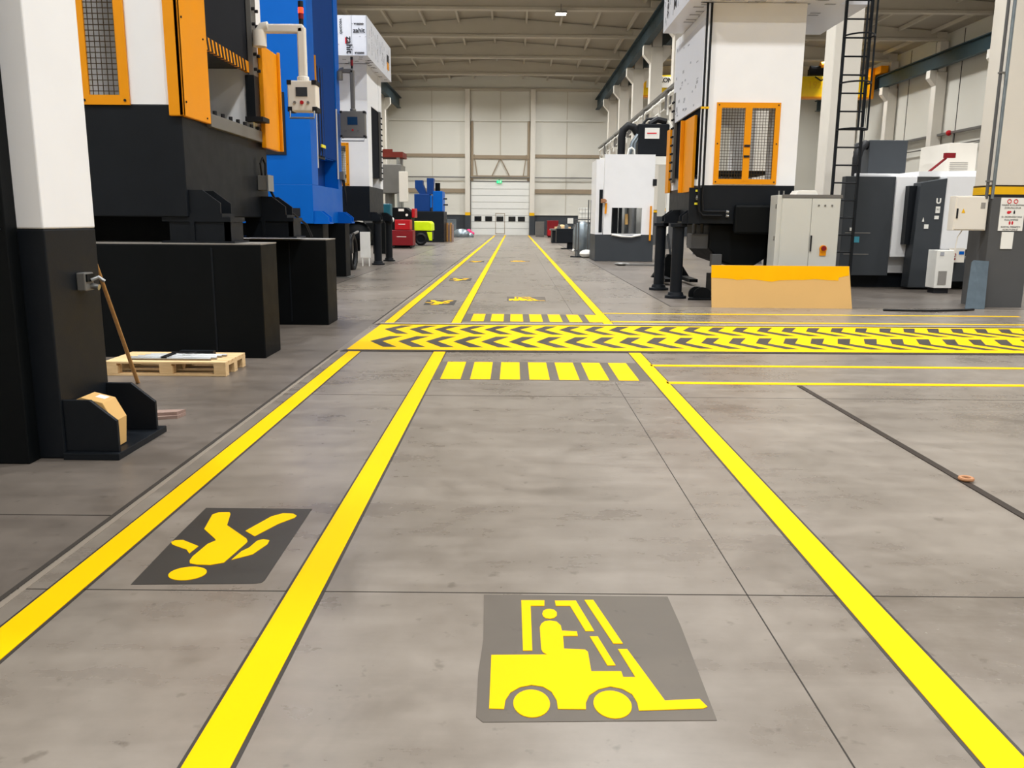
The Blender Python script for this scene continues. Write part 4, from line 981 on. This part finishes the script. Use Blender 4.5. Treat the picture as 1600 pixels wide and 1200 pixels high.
# machine 5: white machine far right
t=T('white_machine','white machine over dark base with hose, far right of the aisle','machine',(4.4,33.6,0))
obj('base', MB().box(3.12,5.35,32.7,35,0,1.02), M['panelgrey'], t, bevel=.015)
m=MB(); m.wall_y(3.42,5.32,32.7,32.85,1.02,4.0,3.72,4.88,1.05,2.03); obj('front_panel', m, M['white'], t)
obj('left_panel', MB().box(3.12,3.40,32.8,34.8,1.02,3.82), M['white'], t)
obj('side_stripe', MB().box(3.25,3.38,32.78,32.8,1.1,2.7), M['dark'], t)
obj('rear_shell', MB().box(3.42,5.3,34.6,34.9,1.02,4.0), M['plastic'], t)
obj('right_shell', MB().box(5.2,5.3,32.85,34.6,1.02,4.0), M['white'], t)
obj('work_head', MB().cyl((4.62,34.0,1.05),(4.62,34.0,2.6),.24), M['steel'], t, smooth=True); obj('tool_post', MB().box(3.85,4.05,33.4,33.7,1.05,2.2).box(4.1,4.2,33.3,33.6,1.05,2.2), M['dark'], t)
obj('inner_wood', MB().box(4.32,4.42,33.2,33.4,1.4,1.8), M['card'], t)
m=MB(); m.tube([(3.75,32.66,1.02),(4.1,32.62,.96),(4.5,32.6,.95),(4.85,32.63,1.02)],.04,8); obj('film_edge', m, M['plastic'], t)
obj('control_switch', MB().box(5.25,5.4,32.66,32.7,2.85,3.1), M['ink'], t)
obj('handle_box', MB().box(3.3,3.45,32.55,32.7,2.2,2.35).cyl((3.42,32.5,2.28),(3.46,32.6,2.28),.06), M['brownleather'], t)
obj('orange_rod', MB().tube([(3.5,32.62,2.2),(3.48,32.62,1.8)],.04), M['orange'], t)
obj('top_beam', MB().box(5.3,5.95,32.9,33.1,3.65,3.95).box(5.85,5.95,32.9,33.1,1.0,3.65), M['plastic'], t)
obj('orange_edge', MB().box(5.18,5.24,32.6,32.7,.8,2.1), M['orange'], t)
t2=T('fume_filter','dark filter tank with white label and black duct on the white machine','filter',(5.3,34,4.0))
obj('tank', MB().box(4.75,5.95,33.5,34.5,4.0,5.2), M['dark'], t2, bevel=.03)
obj('label_plate', MB().box(5.0,5.56,33.48,33.5,4.65,5.05), M['plastic'], t2)
obj('label_line', MB().box(5.08,5.45,33.47,33.48,4.83,4.87), M['inkred'], t2)
obj('duct', MB().tube([(4.15,33.8,4.0),(4.15,33.8,4.7),(4.2,33.8,4.98),(4.38,33.8,5.15),(4.6,33.8,5.1),(4.78,33.8,4.85)],.15,12), M['hose'], t2, smooth=True)
obj('top_hose', MB().tube([(4.8,33.8,5.0),(5.1,33.8,5.4),(5.6,33.8,5.45),(5.85,33.8,5.2)],.05,8).tube([(5.2,33.7,5.2),(5.5,33.7,5.38),(5.85,33.7,5.3)],.12,8), M['hose'], t2, smooth=True)
obj('white_loop', MB().tube([(4.35,33.4,4.0),(4.4,33.4,4.25),(4.5,33.4,4.3),(4.6,33.4,4.22),(4.62,33.4,4.0)],.04,8).tube([(5.85,33.4,5.3),(6.0,33.4,5.1),(6.0,33.4,4.7)],.04,8), M['plastic'], t2, smooth=True)
obj('grey_hose', MB().tube([(4.45,33.6,4.0),(4.55,33.6,4.5),(4.75,33.6,4.8)],.08,8).tube([(4.62,33.6,4.0),(4.66,33.6,4.5),(4.8,33.6,4.7)],.06,8), M['galv'], t2, smooth=True)
# debris below machine
tag(obj('flat_bar_stack', MB().box(3.9,5.0,29.5,29.9,0,.06).box(3.7,4.6,29.9,30.2,0,.05).ball((3.8,29.7,.06),.3,.2,.06), M['grey']),'low pile of scrap bars on the floor before the white machine','scrap')
# rack with tank
t=T('post_rack','thin dark steel rack with upright posts left of the white machine','rack',(2.9,36.5,0))
for x,y in ((2.62,36),(2.74,36.1),(3.16,36.4),(3.28,36.6)): obj('post', MB().tube([(x,y,0),(x,y,2.4 if x>3 else 1.5)],.025,8), M['colgrey'], t)
obj('shelf_rail', MB().box(2.55,3.35,36,36.05,1.55,1.6).box(2.55,3.35,36.05,36.1,.25,.3), M['colgrey'], t)
obj('foot_rail', MB().box(2.4,3.4,35.95,36.1,0,.05), M['dark'], t)
tag(obj('steel_tank', MB().lathe((3.0,37.3),[(.25,0),(.3,.25),(.38,.3),(.42,.6),(.42,1.1),(.3,1.4),(.1,1.5)],16), M['galv'], smooth=True),'small silver tank behind the thin post rack','tank')
tag(obj('white_sack', MB().ball((3.05,35.6,.17),.3,.25,.17), M['plastic'], smooth=True),'white sack on the floor at the foot of the white machine','sack')
tag(obj('white_sack', MB().ball((2.95,38.4,.2),.32,.3,.2), M['plastic'], smooth=True),'white sack on the floor behind the thin post rack','sack')
t=T('tank_container','white caged liquid container standing behind the thin post rack','container',(5.1,60,0))
obj('tank', MB().box(4.6,5.7,60.6,61.6,1.4,2.4), M['plastic'], t, bevel=.05)
m=MB()
for k in range(6): m.box(4.58+.22*k,4.6+.22*k,60.57,60.59,1.3,2.42)
for k in range(4): m.box(4.58,5.72,60.56,60.58,1.4+.32*k,1.42+.32*k)
obj('cage', m, M['steel'], t); obj('stand', MB().box(4.55,5.75,60.6,61.6,0,1.35), M['dark'], t)
t=T('welding_bench','long dark bench with small parts on it, far right','bench',(3.1,46.5,0))
obj('cabinet', MB().box(2.3,3.9,46,47,.35,1.1), M['dark'], t, bevel=.02); obj('foot', MB().box(2.9,3.2,46.2,46.6,0,.35), M['dark'], t); obj('base', MB().box(2.6,3.6,46,46.9,0,.04), M['dark'], t)
t=T('far_bench','second dark bench behind the first one, far right','bench',(3.3,60,0))
obj('cabinet', MB().box(2.6,4.6,58,60,0,.85), M['dark'], t, bevel=.02); obj('top', MB().box(2.5,4.7,57.9,60.1,.85,.95), M['grey'], t)
random.seed(2)
for k,(x,w) in enumerate(((2.45,'left most small metal part on the dark bench'),(2.85,'second small metal part from the left on the dark bench'),(3.3,'third small metal part from the left on the dark bench'),(3.7,'right most small metal part on the dark bench'))):
    tag(obj('metal_part', MB().box(x-.1,x+.1,46.3,46.5,1.1,1.22+.06*(k%2)).cyl((x,46.4,1.2),(x,46.4,1.34),.05,10), M['galv' if k%2 else 'grey']),w,'metal part','metal parts on the dark bench')
tag(obj('yellow_part', MB().box(2.8,3.9,58.6,59,.95,1.1).ball((3.3,58.8,1.1),.3,.15,.15), M['pallet']),'pale yellow workpiece on the second dark bench','workpiece')
t=T('red_cabinet','small red tool cabinet near the far wall right of the door','cabinet',(3.2,78,0))
obj('body', MB().box(3.0,4.0,77,78,.1,1.5), M['darkred'], t, bevel=.02); obj('drawer_front', MB().box(3.05,3.95,76.98,77,.2,.7), M['red'], t)
obj('castor', MB().box(3.1,3.9,77.1,77.9,0,.1), M['ink'], t)
tag(obj('grey_cabinet', MB().box(2.0,2.8,79,80,0,1.4).box(2.05,2.75,78.97,79,.1,1.3), M['grey']),'grey box beside the red tool cabinet near the far wall','cabinet')
tag(obj('wall_notice', MB().box(5.5,6.1,YF-.02,YF,1.2,1.75), M['plastic']),'small white notice on the grey foot of the far wall, right','sign')
tag(obj('blue_trolley', MB().cyl((2.35,83,.5),(2.35,83,1.3),.25).box(2.1,2.6,82.8,83.2,0,.5), M['navy']),'dark blue gas cylinder stand just right of the far door','cylinder')
# ring on floor
m=MB(); m.tube([(2.78+.035*math.cos(a*PI/8),4.93+.035*math.sin(a*PI/8),.018) for a in range(17)],.012,8)
tag(obj('steel_ring', m, M['brownleather'], smooth=True),'small rusty ring lying on the dark floor rail','ring')

# ------------------------------------------------------------------ world, camera
w = bpy.data.worlds.new('World'); scn.world = w; w.use_nodes = True
w.node_tree.nodes['Background'].inputs[0].default_value = (1,.97,.92,1); w.node_tree.nodes['Background'].inputs[1].default_value = .15
cam = bpy.data.cameras.new('camera'); co = bpy.data.objects.new('camera', cam); COL.objects.link(co)
cam.sensor_width = 36; cam.lens = 1310/1600*36; cam.clip_end = 400; cam.clip_start=.05
p, y, r = .1935907, -.00083473, .00833087
f = Vector((math.sin(y)*math.cos(p), math.cos(y)*math.cos(p), -math.sin(p))); rt = Vector((math.cos(y),-math.sin(y),0)); up = rt.cross(f)
r2 = rt*math.cos(r)+up*math.sin(r); u2 = up*math.cos(r)-rt*math.sin(r)
co.matrix_world = Matrix(((r2.x,u2.x,-f.x,0),(r2.y,u2.y,-f.y,0),(r2.z,u2.z,-f.z,1.55),(0,0,0,1)))
scn.camera = co
scn.view_settings.view_transform = 'Standard'; scn.view_settings.look = 'None'; scn.view_settings.gamma = 1; scn.view_settings.use_curve_mapping = False
scn.view_settings.exposure = -0.1
